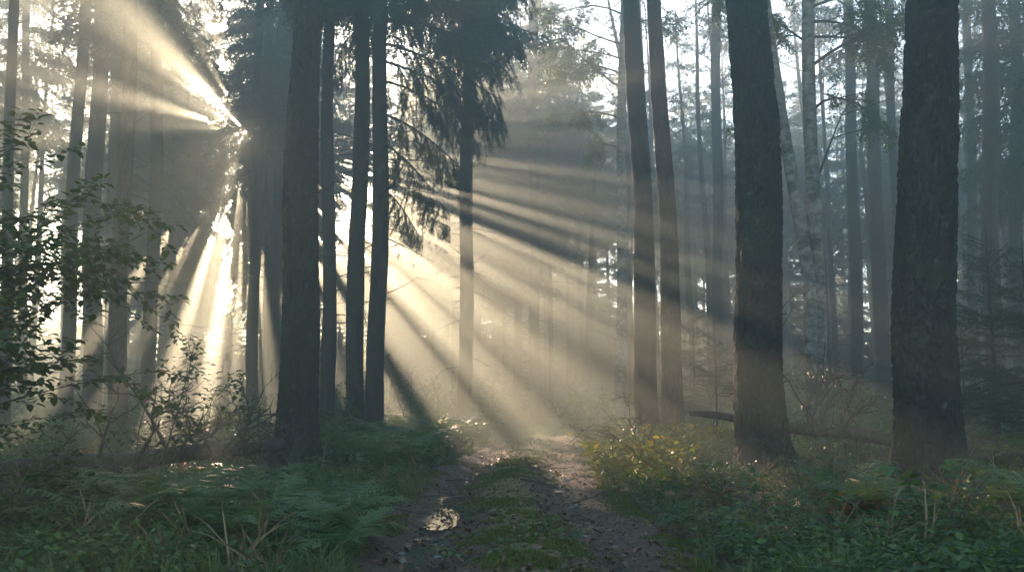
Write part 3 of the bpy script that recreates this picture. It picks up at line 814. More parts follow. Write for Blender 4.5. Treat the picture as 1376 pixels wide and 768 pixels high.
hero('spruce', 1372, 33, 20, 1362, 15, 'dark spruce with heavy boughs at the right edge', 'spruce_bark', 'spruce', 1, twig=(3, 8, 16))
hero('spruce', 966, 38, 16, 962, 13, 'foggy trunk between the dark pair and the massive right trunk', 'spruce_bark', 'spruce_thin', 1, twig=(2, 13, 22))

# birch crowns
def birch_top(hr, seed, limbs, leaf=.07, per_m=16):
    root, pts, rad = hr
    L_ = []
    for (px, row, a, up, L, r) in limbs:
        y = root.location[1]; z = at(px, row, y)[2] - root.location[2]
        c = [float(np.interp(z, pts[:, 2], pts[:, k])) for k in range(2)]
        L_.append(((c[0], c[1], z), (math.cos(a), math.sin(a), up), L, r))
    C = birch_crown(seed, L_, leaf, per_m); mats = [M['birch_leaf'], M['twig']]
    me = C.mesh('crown', mats, (np.array(root.location), 0, 1)) or C.mesh('crown', mats)
    link('crown', me, root)
birch_top(B1, 51, [(833, 120, 3.0, .9, 3.0, .05), (833, 200, 2.6, .7, 2.4, .04), (835, 160, 3.5, .35, 2.2, .035), (836, 60, 3.1, .3, 2.6, .04), (836, 40, .2, .5, 2.4, .04), (836, -40, 3.6, .6, 2.8, .05), (836, -120, 1.0, .6, 2.8, .05), (836, -200, -1, .7, 2.8, .05), (836, -260, 2.2, .7, 2.4, .04), (834, 100, 3.3, .5, 2.6, .04), (834, 80, 2.7, .5, 2.8, .04), (836, 20, 3.0, .4, 3.0, .04)], .085, 24)
birch_top(B2, 52, [(1062, 215, 3.0, .8, 1.6, .03), (1040, 60, 3.3, .9, 1.8, .03), (1034, 0, .5, 1.0, 2.0, .03), (1031, -40, 3.6, 1, 2, .03)], .07, 24)
birch_top(B3, 53, [(1090, 150, .1, .7, 2.2, .04), (1090, 90, -.25, .55, 2.6, .045), (1089, 60, 2.9, .8, 1.6, .035), (1088, 30, .35, .25, 2.5, .04), (1088, 0, -.3, .15, 2.6, .045), (1087, -30, .1, .1, 2.8, .045), (1087, -60, 2.7, .5, 2.2, .04), (1087, -110, 1.3, .6, 2.5, .04), (1087, -160, -1.0, .6, 2.5, .04), (1087, -220, .1, .6, 2.4, .04), (1089, 50, .2, .4, 2.4, .04), (1088, 10, -.1, .3, 2.8, .04)], .07, 30)

# snapped bare limb on the upright birch
def crooked(rng, start, d, L, r, mb, lev=2, wig=.22, kids=3, droop=0.0):
    n = 7; q = np.linspace(0, 1, n); w = np.cumsum(rng.randn(n, 3) * wig / n ** .5, 0) * .5
    P = start + L * (q[:, None] * norm(d) + w * q[:, None] - np.array([0, 0, droop]) * (q ** 2)[:, None])
    mb.add(*tube(P, r * (1 - .8 * q) + .0012, 6 if r > .012 else 4, jitter=.06, rng=rng))
    if lev:
        for k in range(kids):
            i = rng.randint(2, n - 1)
            dd = norm(norm(P[i] - P[i - 1]) + rng.randn(3) * .7)
            crooked(rng, P[i], dd, L * (.3 + .35 * rng.rand()), r * .5, mb, lev - 1, wig * 1.2, kids, droop)
mb = MB(); rt = B3[0]; p0 = at(1099, 238, 21.4) - np.array(rt.location); p1 = at(1131, 142, 21.4) - np.array(rt.location)
p1[1] -= .3
crooked(rs(3), p0, p1 - p0, float(np.linalg.norm(p1 - p0)), .035, mb, 1, .10, 2)
link('snapped_limb', mb.mesh('snapped_limb', M['dead_wood']), rt)

# the hanging spruce boughs on the pair's right trunk
def hanging_boughs(hr, specs, seed):
    root, pts, rad = hr; C = Crown(); rng = rs(seed); y = root.location[1]
    for (px, row, ang, el, L) in specs:
        z = at(px, row, y)[2] - root.location[2]
        c = np.array([np.interp(z, pts[:, 2], pts[:, 0]), 0, z])
        d = np.array([[math.cos(ang) * math.cos(el), math.sin(ang) * math.cos(el), math.sin(el)]])
        F = frames(d, np.array([0, 0, 1.0]), rng.randn(1) * .12)
        (NV, NT), (WV, WT) = MID_BOUGHS[rng.randint(4)]
        # boughs bend down towards the tip
        def bend(V):
            V = V.copy(); V[:, 2] -= .30 * np.clip(V[:, 0], 0, 2) ** 2; return V
        C.add(*place(bend(NV), NT, F, c[None], [L]), 0); C.add(*place(bend(WV), WT, F, c[None], [L]), 1)
    mats = [M['spruce_needle'], M['twig']]
    me = C.mesh('hanging_boughs', mats, (np.array(root.location), 0, 1)) or C.mesh('hanging_boughs', mats)
    link('hanging_boughs', me, root)
hanging_boughs(HB, [(510, 190, -.15, -.45, 2.9), (510, 150, .1, -.25, 3.0), (511, 110, -.35, -.15, 3.0), (511, 80, .25, -.05, 3.4), (512, 60, -.1, -.1, 3.6), (512, 30, -.5, 0, 3.3), (512, 10, .35, .0, 3.6), (513, -20, 0, .0, 4.0), (513, -50, -.4, .05, 4.0), (513, -70, .5, .05, 3.6), (513, -100, .1, .1, 4.0), (513, -130, -.2, .1, 4.0),
                    (512, 20, 2.9, -.2, 2.2), (512, -40, 3.4, -.1, 2.6), (512, -90, 2.6, 0, 2.8), (511, 70, 3.8, -.2, 1.8), (508, 250, -.3, -.5, 2.0), (512, -10, -1.3, -.2, 2.2), (513, -80, -1.5, 0, 2.6), (513, -120, -2.2, 0, 2.8)], 61)
print('heroes', round(_time.time() - _T0, 1))

# ------------------------------------------------------------------ the forest behind
rngF = rs(2024)
TWIG_SHARED = [dead_twigs(700 + k, 2.5, 11, 30, .15, 1.7, 1.5).mesh('lower_crown', M['twig']) for k in range(3)]
TRUNKS = {}
def far_trunk(bark, k):
    if (bark, k) not in TRUNKS:
        rr = rs(800 + k); b = rr.randn(3) * .25
        pts = np.array([[0, 0, -.4], [0, 0, 0], [b[0] * .4, b[1] * .4, 8], [b[0], b[1], 16], [b[2], b[0], 25]]); rad = np.array([.21, .21, .165, .11, .03])
        TRUNKS[(bark, k)] = trunk_mesh('trunk', pts, rad, M[bark], 20, .5, 24, 0, 810 + k, .3, .3)
    return TRUNKS[(bark, k)]

ZONES = [(-9e9, 130, 'far left behind the hazel shrub'), (130, 330, 'left of the sunburst'), (330, 520, 'behind the massive left trunk'), (520, 700, 'behind the hanging spruce boughs'),
         (700, 860, 'beyond the end of the path'), (860, 1010, 'behind the two dark trunks'), (1010, 1200, 'behind the two birches'), (1200, 9e9, 'behind the huge right trunk')]
FOREST_XY = list(HERO_XY)
def px_of(x, y, z=3.0):
    d = np.array([x, y, z]) - CAM
    return PW / 2 + FPX * (d @ RGT) / (d @ FWD)

def trunk_in_gap(x, y, core=.8):
    z = np.linspace(0, 24, 40); P = np.stack([0 * z + x, 0 * z + y, z], -1); u, v = sun_uv(P); t_ = (P - CAM) @ SUN
    for a, b, r, ry, th in GA:
        if t_[0] < 20: continue
        wu = max(abs(r * math.cos(th)), abs(ry * math.sin(th)), .05); wv = max(abs(r * math.sin(th)), abs(ry * math.cos(th)))
        k = 1.0 if r < .5 else .45
        if abs(u[0] - a) < wu * k + .15 and (np.abs(v - b) < wv + .3).any(): return True
    return False

def forest_tree(x, y, kind, scl=1.0, wide=1.0, force=False):
    if y > 30 and not force:
        for k in range(60):
            if not trunk_in_gap(x, y): break
            x += .25 * (1 if k % 2 else -1) * (k + 1) * .5
        else:
            return
    ck = {'spruce': 'spruce', 'pine': 'pine', 'birch': 'birch', 'highspruce': 'spruce_high', 'lowspruce': 'spruce_low', 'lowpine': 'pine_low', 'thinpine': 'pine_thin', 'thinspruce': 'spruce_thin'}[kind]
    nm = {'spruce': 'spruce_tree', 'pine': 'pine_tree', 'birch': 'birch_tree', 'highspruce': 'spruce_tree', 'lowspruce': 'spruce_tree', 'lowpine': 'pine_tree', 'thinpine': 'pine_tree', 'thinspruce': 'spruce_tree'}[kind]
    bark = {'spruce': 'spruce_bark', 'pine': 'red_bark', 'birch': 'birch_bark', 'highspruce': 'spruce_bark', 'lowspruce': 'spruce_bark', 'lowpine': 'pine_bark', 'thinpine': 'red_bark', 'thinspruce': 'spruce_bark'}[kind]
    root = link(nm, None, None, (x, y, float(ground_h(x, y))))
    px = px_of(x, y)
    zone = next(z for a, b, z in ZONES if a <= px < b)
    word = {'spruce': 'bushy spruce', 'pine': 'bare stemmed pine', 'birch': 'pale leafy birch', 'highspruce': 'tall thin spruce', 'lowspruce': 'low branched spruce', 'lowpine': 'broad crowned pine', 'thinpine': 'sparse pine', 'thinspruce': 'sparse slender spruce'}[kind]
    far = 'dim' if y < 55 else 'ghostly'
    tag(root, f'{far} {word} standing in the fog {zone}', 'tree', 'trees faded by fog ' + zone)
    k = rngF.randint(3); rz = rngF.rand() * 6.28
    link('trunk', far_trunk(bark, k), root, (0, 0, 0), rz, (scl * wide, scl * wide, scl))
    if kind != 'birch': link('lower_crown', TWIG_SHARED[rngF.randint(3)], root, (0, 0, 0), rz, scl)
    add_crown(root, ck, rngF.randint({'spruce': 4, 'pine': 3, 'birch': 2, 'highspruce': 3, 'lowspruce': 3, 'lowpine': 3, 'thinpine': 3, 'thinspruce': 3}[kind]), (0, 0, 0), rz, scl)
    FOREST_XY.append((x, y))

def scatter_forest(n, ylo, yhi, xm, mind, kinds, pxlim=None, avoid_path=1.8):
    made = tries = 0
    while made < n and tries < n * 60:
        tries += 1
        y = ylo + (yhi - ylo) * rngF.rand(); x = (rngF.rand() * 2 - 1) * xm(y)
        if abs(x - path_x(y)) < avoid_path: continue
        if pxlim and not (pxlim[0] < px_of(x, y) < pxlim[1]): continue
        if min((x - a) ** 2 + (y - b) ** 2 for a, b in FOREST_XY) < mind ** 2: continue
        forest_tree(x, y, kinds[rngF.randint(len(kinds))], .86 + .18 * rngF.rand(), .75 + .6 * rngF.rand())
        made += 1

fr = lambda y: .60 * y + 3
scatter_forest(10, 40, 58, fr, 3.2, ['thinspruce', 'thinpine', 'birch'], (-200, 230))
scatter_forest(36, 38, 60, fr, 2.8, ['thinspruce', 'thinpine', 'thinspruce', 'thinpine', 'birch'], (690, 1600))
scatter_forest(15, 50, 76, fr, 2.8, ['highspruce', 'pine', 'highspruce', 'spruce'], (690, 1650))
scatter_forest(26, 54, 76, fr, 2.4, ['thinpine', 'thinspruce', 'highspruce'], (680, 1700))
scatter_forest(22, 52, 76, fr, 2.6, ['thinpine', 'thinspruce', 'thinpine', 'highspruce'], (-300, 700))
# the stand that screens the low sun
for row, t_ in enumerate((50, 56, 62, 67, 72)):
    for k in range(9):
        u = -4.2 + 2.7 * k + [0, 1.3, .6, 2.0, .3][row] + rngF.randn() * .25
        if u > 17.5: continue
        P = CAM + SUN * t_ + SU * u
        forest_tree(float(P[0]), float(P[1]), 'spruce', .98 + .1 * rngF.rand(), .7)
for px, y in [(474, 52), (440, 64), (500, 57), (455, 70)]:
    forest_tree(float(on_ground(px, y)), y, 'spruce', 1.02, .6, True)
# a thicket of young spruces closes the wood at its far end
def thicket(n):
    for i in range(n):
        y = 57 + 22 * rngF.rand() ** .6; x = (rngF.rand() * 2 - 1) * (.62 * y)
        r = link('young_spruce', None, None, (x, y, float(ground_h(x, y)))); px = px_of(x, y)
        zone = next(z for a, b, z in ZONES if a <= px < b)
        tag(r, f'faint young spruce of the far thicket {zone}', 'young spruce', 'far thicket of young spruces ' + zone)
        k = rngF.randint(3); s_ = .26 + .22 * rngF.rand(); rz = rngF.rand() * 6.28; C = crown_proto('spruce_low', k)
        if C.shared is None: C.shared = C.mesh('crown', [M['spruce_needle'], M['twig']])
        link('crown', C.shared, r, (0, 0, -.6 * s_), rz, (s_ * 1.5, s_ * 1.5, s_)); link('trunk', far_trunk('spruce_bark', k), r, (0, 0, 0), rz, (s_ * .6, s_ * .6, s_ * .8))
thicket(190)
scatter_forest(13, 66, 79, fr, 2.2, ['lowspruce', 'spruce'], (230, 720), avoid_path=0)
scatter_forest(22, 62, 79, fr, 2.0, ['lowspruce', 'lowspruce', 'highspruce'], (800, 1600), avoid_path=0)
scatter_forest(5, 70, 79, fr, 2.2, ['lowspruce'], (640, 800), avoid_path=0)
for px, y, kd in [(735, 60, 'highspruce'), (752, 76, 'lowspruce'), (690, 74, 'lowspruce'), (725, 78, 'lowspruce')]:
    forest_tree(float(on_ground(px, y)), y, kd, 1.0, .8)
for u, t_ in [(-1.8, 66), (-3.0, 72)]:
    P = CAM + SUN * t_ + SU * u; forest_tree(float(P[0]), float(P[1]), 'spruce', 1.0, .7)
for px, y in [(700, 66), (765, 60), (800, 70), (845, 64), (940, 66)]:
    forest_tree(float(on_ground(px, y)), y, 'highspruce', 1.0, .8)
scatter_forest(12, 22, 70, lambda y: .85 * y, 3.5, ['pine', 'highspruce', 'spruce'], (-420, -40))
scatter_forest(8, 22, 70, lambda y: .85 * y, 3.5, ['pine', 'highspruce', 'spruce'], (1420, 1800))
# trees just outside the picture that close the wood round the camera
for x, y, kd in [(-10.5, 9, 'pine'), (10.5, 7, 'pine'), (-7.5, -1, 'pine'), (6.5, -2, 'pine'), (12, 15, 'highspruce'), (-14, 16, 'highspruce'), (15.5, 20, 'spruce'), (-17, 23, 'highspruce')]:
    forest_tree(x, y, kd)
for x, y in [(-16, 4), (-13, 11), (-20, 12), (-19, -3),  (13, 2), (17, 6), (15, 11), (20, 13), (20, -2), (-22, 20), (23, 22)]:
    forest_tree(x, y, 'lowspruce', 1.0, 1.0)
for x, y in [(-8.5, 5), (8.5, 3.5), (-4.5, 1.5), (4.2, .5), (-11, 19), (13, 24), (6.5, 27), (-5, 22)][:0]:
    pass
for x, y, kd in [(-8.2, 5.2, 'pine_low'), (8.6, 3.6, 'pine_low'), (-12, 14, 'pine_low'), (12.5, 10, 'pine_low')]:
    forest_tree(x, y, 'lowpine', 1.0, 1.3)
print('forest', round(_time.time() - _T0, 1))

# ------------------------------------------------------------------ undergrowth: kinds of plant, each built once
def fern_mesh(seed, nfr, L0, mat, up=(48, 74)):
    rng = rs(seed); mb = MB()
    for i in range(nfr):
        a = i * 6.283 / nfr + rng.randn() * .25; L = L0 * (.65 + .5 * rng.rand()); e0 = R(up[0] + (up[1] - up[0]) * rng.rand())
        n = 24; s = np.linspace(0, 1, n); el = e0 - s ** 1.3 * R(70 + 40 * rng.rand())
        dx, dz = np.cos(el), np.sin(el); ds = L / (n - 1)
        x = np.concatenate([[0], np.cumsum(dx[:-1] * ds)]); z = np.concatenate([[0], np.cumsum(dz[:-1] * ds)])
        tw = rng.randn() * .25; yb = .10 * L * s ** 2 * rng.randn()
        P = np.stack([x, yb, z], -1); fw = norm(np.gradient(P, axis=0)); sd0 = np.array([0, 1.0, 0]); nz_ = np.cross(fw, sd0)
        mb_ = []
        mb.add(*_rz(tube(P, .004 * (1 - .8 * s) + .0007, 3, cap=False), a), 0)
        for side in (1, -1):
            k = np.arange(3, n)
            w = L * .30 * np.sin(np.pi * (.10 + .90 * (s[k] - s[3]) / (1 - s[3])) ** .75) ** 1.1 + .006
            ax = norm(side * sd0 * .93 + fw[k] * .36 - nz_[k] * (.18 + .12 * rng.randn(len(k), 1)))
            g = np.linspace(.06, .96, 8)
            base = P[k][:, None] + ax[:, None] * (w[:, None] * g)[..., None]
            ln = (ds * .62) * (1 - g ** 1.6 * .85)[None] * np.ones((len(k), 1))
            wd = w[:, None] * .085 * np.ones_like(ln)
            for s2 in (1, -1):
                dr = norm(fw[k] * s2 + ax * .35)[:, None]
                A = base - ax[:, None] * wd[..., None]; B = base + ax[:, None] * wd[..., None]; Cc = base + dr * ln[..., None]
                V = np.stack([A, B, Cc], 2).reshape(-1, 3)
                mb.add(*_rz((V, np.arange(len(V)).reshape(-1, 3)), a), 0)
    return mb.mesh('fern', mat, False)

def _rz(VT, a):
    V, T = VT; c, s = math.cos(a), math.sin(a)
    return np.stack([V[:, 0] * c - V[:, 1] * s, V[:, 0] * s + V[:, 1] * c, V[:, 2]], -1), T

def compound(n=3, blade=None):
    Vb, Tb = blade if blade is not None else LEAF
    mb = MB()
    for a, off, s in ([(0, .42, .75), (1.15, .36, .6), (-1.15, .36, .6)] if n == 3 else [(0, .6, .6), (1.0, .55, .5), (-1.0, .55, .5), (1.3, .2, .45), (-1.3, .2, .45)]):
        V, T = _rz((Vb * s, Tb), a); V = V + np.array([off, 0, -.05 * abs(a)])
        mb.add(V, T)
    st = np.linspace(0, 1, 3); mb.add(*tube(np.stack([st * .45, 0 * st, 0 * st], -1), np.array([.012, .01, .008]), 3, cap=False))
    return mb.arrays()[:2]
COMP3, COMP5 = compound(3), compound(5)

def herb_parts(seed, h, stems, size, blade, spread=.35, per_m=16, lean=.35, flat=.8, matl='herb', branch=0):
    rng = rs(seed); C = Crown(); mb = MB(); tw = []
    for i in range(stems):
        a = rng.rand() * 6.28; d = np.array([math.cos(a) * lean * (.3 + rng.rand()), math.sin(a) * lean * (.3 + rng.rand()), 1.0])
        st = np.array([math.cos(a), math.sin(a), 0]) * spread * rng.rand() * .5
        L = h * (.6 + .5 * rng.rand()); q = np.linspace(0, 1, 7)
        P = st + L * (q[:, None] * norm(d) + (q ** 2.2)[:, None] * np.array([d[0], d[1], -.25]) * .6)
        mb.add(*tube(P, (.0045 * (1 - .7 * q) + .0008) * (h / .6) ** .5, 4, cap=False)); tw.append(P[2:])
        for b_ in range(branch):
            j = rng.randint(2, 6); dd = norm(rng.randn(3) * np.array([1, 1, .3]) + np.array([0, 0, .5])); l2 = L * (.2 + .25 * rng.rand())
            P2 = P[j] + l2 * (q[:, None] * dd - (q ** 2)[:, None] * np.array([0, 0, .25]))
            mb.add(*tube(P2, .003 * (1 - .7 * q) + .0006, 3, cap=False)); tw.append(P2[2:])
    leaves_on(rng, tw, per_m, size, blade, C, 0, flat, .15)
    V, T, _ = C_arr(C)
    return mb.mesh('stem', M['twig']), mk_mesh('foliage', V, T, M[matl], True)

def C_arr(C):
    mb = MB()
    for V, T, m in C.c: mb.add(V, T, m)
    return mb.arrays()

def plant(name, stem, fol, loc, rz, scl, label, cat, group=None):
    r = link(name, None, None, loc, rz, scl); tag(r, label, cat, group)
    link('stem', stem, r); link('foliage', fol, r)
    return r

# ferns
FERN = [fern_mesh(900 + k, 9 + k % 3, .82, M['fern']) for k in range(5)]
FERNY = [fern_mesh(920 + k, 8, .75, M['fern_yellow']) for k in range(2)]
rngU = rs(55)
def free(x, y, d=.42):
    return abs(x - path_x(y)) > 1.45 and all((x - a) ** 2 + (y - b) ** 2 > d * d for a, b in HERO_XY)
UND_XY = []
def in_front_of_logs(x, y):
    px = px_of(x, y, .3)
    return (px < 420 and 9.9 < y < 14.2) or (px > 915 and 11.4 < y < 17.2 and px < 1400) or (1175 < px < 1345 and 8.4 < y < 12) or (975 < px < 1085 and 9.6 < y < 15.5) or (325 < px < 475 and 10.5 < y < 16.5) or (1100 < px < 1205 and 6.0 < y < 8.6)
def spots(n, ylo, yhi, xlo, xhi, mind, inpic=True, bias=1.0):
    out = []; tries = 0
    while len(out) < n and tries < n * 80:
        tries += 1
        y = ylo + (yhi - ylo) * rngU.rand() ** bias; x = xlo(y) + (xhi(y) - xlo(y)) * rngU.rand()
        if not free(x, y) or in_front_of_logs(x, y): continue
        if inpic and not (-90 < px_of(x, y, .5) < PW + 90): continue
        if any((x - a) ** 2 + (y - b) ** 2 < mind ** 2 for a, b in out): continue
        out.append((x, y))
    UND_XY.extend(out)
    return out
lft = lambda y: -.62 * y - .5
lfe = lambda y: path_x(y) - 1.5
rge = lambda y: path_x(y) + 1.5
rgt = lambda y: .62 * y + .5

def ferns(xy, label, group, sc_=(.8, 1.25), yellow=0.0):
    for x, y in xy:
        me = FERNY[rngU.randint(2)] if rngU.rand() < yellow else FERN[rngU.randint(5)]
        o = link('fern', me, None, (x, y, float(ground_h(x, y)) - .02), rngU.rand() * 6.28, sc_[0] + (sc_[1] - sc_[0]) * rngU.rand())
        tag(o, label, 'fern', group)
ferns(spots(44, 7.0, 9.9, lambda y: -.46 * y, lambda y: -.17 * y, .42), 'lush green fern in the foreground patch below the mossy fallen log', 'ferns below the left fallen log', (.8, 1.1))
ferns(spots(40, 15, 30, lambda y: -.26 * y, lambda y: path_x(y) - 1.7, .7), 'green fern on the left bank where the path narrows', 'ferns along the left bank of the path', (.9, 1.5))
ferns(spots(30, 13, 27, lambda y: path_x(y) + 1.7, lambda y: .30 * y, .7), 'yellowing fern on the sunlit right verge of the path', 'ferns on the sunlit right verge', (.8, 1.3), .45)
ferns(spots(24, 8, 24, lambda y: .36 * y, rgt, .7), 'dark green fern in the shade around the big right trunks', 'ferns around the big right trunks', (.9, 1.4))

FERND = [fern_mesh(930 + k, 7, .7, M['dead_fern'], (25, 60)) for k in range(2)]
for grp, sp, lab in [('withered ferns left of the path', spots(12, 7, 16, lambda y: -.5 * y, lambda y: -.16 * y, .8), 'brown withered fern among the green plants left of the path'), ('withered ferns right of the path', spots(12, 7.5, 17, lambda y: .2 * y, rgt, .8), 'brown withered fern among the green plants right of the path')]:
    for x, y in sp:
        tag(link('fern', FERND[rngU.randint(2)], None, (x, y, float(ground_h(x, y))), rngU.rand() * 6, .7 + .4 * rngU.rand()), lab, 'fern', grp)
# leafy herbs and brambles
H_A = [herb_parts(930 + k, .62, 9, .06, LEAF, .45, 26, .45, .75, 'herb', 2) for k in range(4)]
H_B = [herb_parts(940 + k, .62, 8, .12, COMP3, .45, 13, .6, .8, 'herb', 1) for k in range(4)]
H_C = [herb_parts(950 + k, .95, 5, .165, COMP5, .4, 10, .45, .85, 'herb', 1) for k in range(3)]
H_Y = [herb_parts(960 + k, .6, 6, .10, LEAF, .4, 16, .5, .7, 'herb_autumn', 2) for k in range(2)]
H_V = [herb_parts(970 + k, .6, 9, .065, LEAF, .45, 24, .5, .7, 'herb_light', 2) for k in range(2)]
def herbs(xy, kinds, name, label, cat, group, sc_=(.7, 1.2)):
    for x, y in xy:
        low = float(np.interp(y, [6, 12, 18], [.55, .68, 1.0])) * (.8 if x < 0 and y < 10 else 1)
        st, fo = kinds[rngU.randint(len(kinds))]
        plant(name, st, fo, (x, y, float(ground_h(x, y)) - .02), rngU.rand() * 6.28, (sc_[0] + (sc_[1] - sc_[0]) * rngU.rand() ** 1.6) * low, label, cat, group)
herbs(spots(64, 5.6, 9.8, lft, lambda y: -.30 * y, .42), H_A + H_B, 'leafy_herb', 'dark leafy herb in the lower left corner beneath the hazel shrub', 'herb', 'herbs in the lower left corner')
herbs(spots(34, 7, 13, lambda y: -.34 * y, lfe, .45), H_A, 'leafy_herb', 'low leafy herb on the left edge of the path near the ferns', 'herb', 'herbs on the left path edge', (.45, .9))
herbs(spots(52, 12, 26, lft, lambda y: -.16 * y - .2, .7), H_A + H_B, 'leafy_herb', 'leafy herb among the trunks left of the path', 'herb', 'herbs among the left trunks', (.8, 1.6))
herbs(spots(64, 5.6, 10.5, lambda y: .28 * y, rgt, .38), H_B + H_C + H_B, 'bramble', 'broad leaved bramble in the lower right foreground', 'bramble', 'brambles in the lower right foreground', (.7, 1.15))
herbs(spots(34, 7, 13, rge, lambda y: .33 * y, .45), H_A, 'leafy_herb', 'fine leaved herb on the right edge of the path', 'herb', 'herbs on the right path edge', (.5, 1.0))
herbs(spots(46, 10, 17, lambda y: .22 * y, rgt, .6), H_A + H_B, 'leafy_herb', 'leafy herb between the two big right trunks and the fallen branch', 'herb', 'herbs between the big right trunks', (.8, 1.4))
herbs(spots(40, 11.5, 20, lambda y: path_x(y) + 1.5, lambda y: .24 * y, .5), H_Y + H_V, 'autumn_herb', 'yellow green herb catching the sun on the right verge', 'herb', 'sunlit herbs on the right verge', (.8, 1.5))
x, y = float(on_ground(1150, 8.7)), 8.7
plant('autumn_herb', *herb_parts(977, .55, 9, .10, LEAF, .4, 18, .5, .7, 'red_leaf', 2), (x, y, float(ground_h(x, y))), 1, .8, 'orange red autumn plant in front of the huge right trunk', 'herb')
x, y = float(on_ground(1262, 7.4)), 7.4
plant('bramble', *herb_parts(978, .95, 6, .18, COMP5, .4, 10, .35, .85, 'herb', 1), (x, y, float(ground_h(x, y))), 1, .9, 'tall bramble with broad leaves overlapping the foot of the huge right trunk', 'bramble')
print('herbs', round(_time.time() - _T0, 1))

# ------------------------------------------------------------------ shrubs and saplings
def shrub(name, x, y, stems, label, cat, seed, leafmat='hazel_leaf', size=.085, per_m=15, levels=2, blade=LEAF, kids=(5, 7), flat=.82, droop=.12, shrink=.45, group=None):
    rng = rs(seed); z = float(ground_h(x, y)); r = link(name, None, None, (x, y, z)); tag(r, label, cat, group)
    C = Crown(); tw = []; mb = MB()
    for (d, L, rad) in stems:
        branching(rng, np.array([rng.randn() * .12, rng.randn() * .12, -.1]), np.array(d, float), L, rad, levels, mb, tw, kids, droop, .14, spread=.9, shrink=shrink)
    leaves_on(rng, tw, per_m, size, blade, C, 0, flat, .1)
    V, T, _ = C_arr(C); W = V + np.array([x, y, z]); g = in_gap(W[T].mean(1)); 
    link('stem', mb.mesh('stem', M['twig']), r); link('foliage', mk_mesh('foliage', V, T[~g], M[leafmat], True), r)
    return r
shrub('hazel_shrub', -4.95, 7.4, [((-.05, 0, 1), 3.3, .022), ((.35, .1, 1), 2.9, .018), ((-.4, .2, 1), 3.0, .02), ((.45, -.1, 1), 2.3, .015), ((.15, .5, 1), 2.8, .018), ((-.2, -.3, 1), 2.6, .016), ((.8, .2, .6), 1.5, .011), ((-.1, .3, 1), 3.4, .02), ((-.3, 0, 1), 2.2, .015), ((.1, -.4, 1), 2.0, .014)], 'big leafy hazel shrub with dark stems filling the left foreground', 'shrub', 21, per_m=40, size=.09, kids=(6, 8), shrink=.5)
shrub('hazel_shrub', -6.5, 9.6, [((0, 0, 1), 3.3, .022), ((.4, .3, 1), 2.8, .018), ((-.4, .2, 1), 3.0, .02), ((.5, -.3, 1), 2.4, .016)], 'smaller hazel shrub crowded behind the big leafy hazel', 'shrub', 22, per_m=36, size=.09, kids=(6, 8), shrink=.5)
shrub('hazel_shrub', -4.1, 10.2, [((.25, 0, 1), 2.0, .013), ((.6, .1, .8), 1.9, .011), ((-.3, .2, 1), 1.7, .011)], 'low hazel sapling with thin sprays in front of the brown trunk', 'shrub', 23, per_m=16, size=.075)
S3 = [((0, 0, 1), 2.6, .02), ((.4, .2, 1), 2.2, .016), ((-.4, .1, 1), 2.3, .016), ((.1, -.5, 1), 2.0, .015), ((-.1, .5, 1), 2.0, .015)]
shrub('leafy_sapling', on_ground(548, 27), 27, S3, 'leafy sapling beside the close pair of spruce trunks', 'sapling', 24, 'birch_leaf', .10, 10)
shrub('leafy_sapling', on_ground(590, 29), 29, S3[:4], 'leafy sapling close to the lone sunlit trunk', 'sapling', 25, 'birch_leaf', .10, 10)
shrub('leafy_sapling', on_ground(520, 33), 33, S3, 'tall pale sapling glowing behind the close pair of trunks', 'sapling', 26, 'birch_leaf', .11, 9)
shrub('leafy_sapling', on_ground(655, 36), 36, S3, 'foggy sapling right of the lone sunlit trunk', 'sapling', 27, 'birch_leaf', .12, 8)
shrub('leafy_sapling', on_ground(300, 31), 31, S3[:4], 'hazy sapling below the sunburst', 'sapling', 28, 'birch_leaf', .12, 7)
shrub('leafy_sapling', on_ground(955, 25), 25, S3, 'dark bushy sapling between the dark pair and the massive right trunk', 'sapling', 29, 'birch_leaf', .10, 10)
shrub('leafy_sapling', on_ground(1130, 24), 24, S3[:4], 'bushy sapling right of the two birches', 'sapling', 30, 'birch_leaf', .10, 9)
shrub('leafy_sapling', on_ground(795, 26), 26, [((0, 0, 1), 1.5, .012), ((.5, .2, 1), 1.3, .01), ((-.5, .1, 1), 1.3, .01)], 'small sapling at the right turn of the path', 'sapling', 31, 'birch_leaf', .09, 10)
shrub('leafy_sapling', on_ground(460, 19), 19, [((0, 0, 1), 1.7, .012), ((.5, .2, 1), 1.2, .01), ((-.5, .1, 1), 1.3, .01), ((.2, -.4, 1), 1.2, .01)], 'slim sapling in front of the dark trunk beside the massive left trunk', 'sapling', 32, 'hazel_leaf', .08, 9)
shrub('dry_shrub', on_ground(870, 15.5), 15.5, [((-.3, 0, 1), 1.3, .010), ((.5, .2, 1), 1.2, .01), ((-.7, .1, 1), 1.2, .01), ((.1, -.5, 1), 1.0, .01)], 'yellow leaved bush on the right verge in the sun', 'shrub', 33, 'herb_autumn', .06, 12)

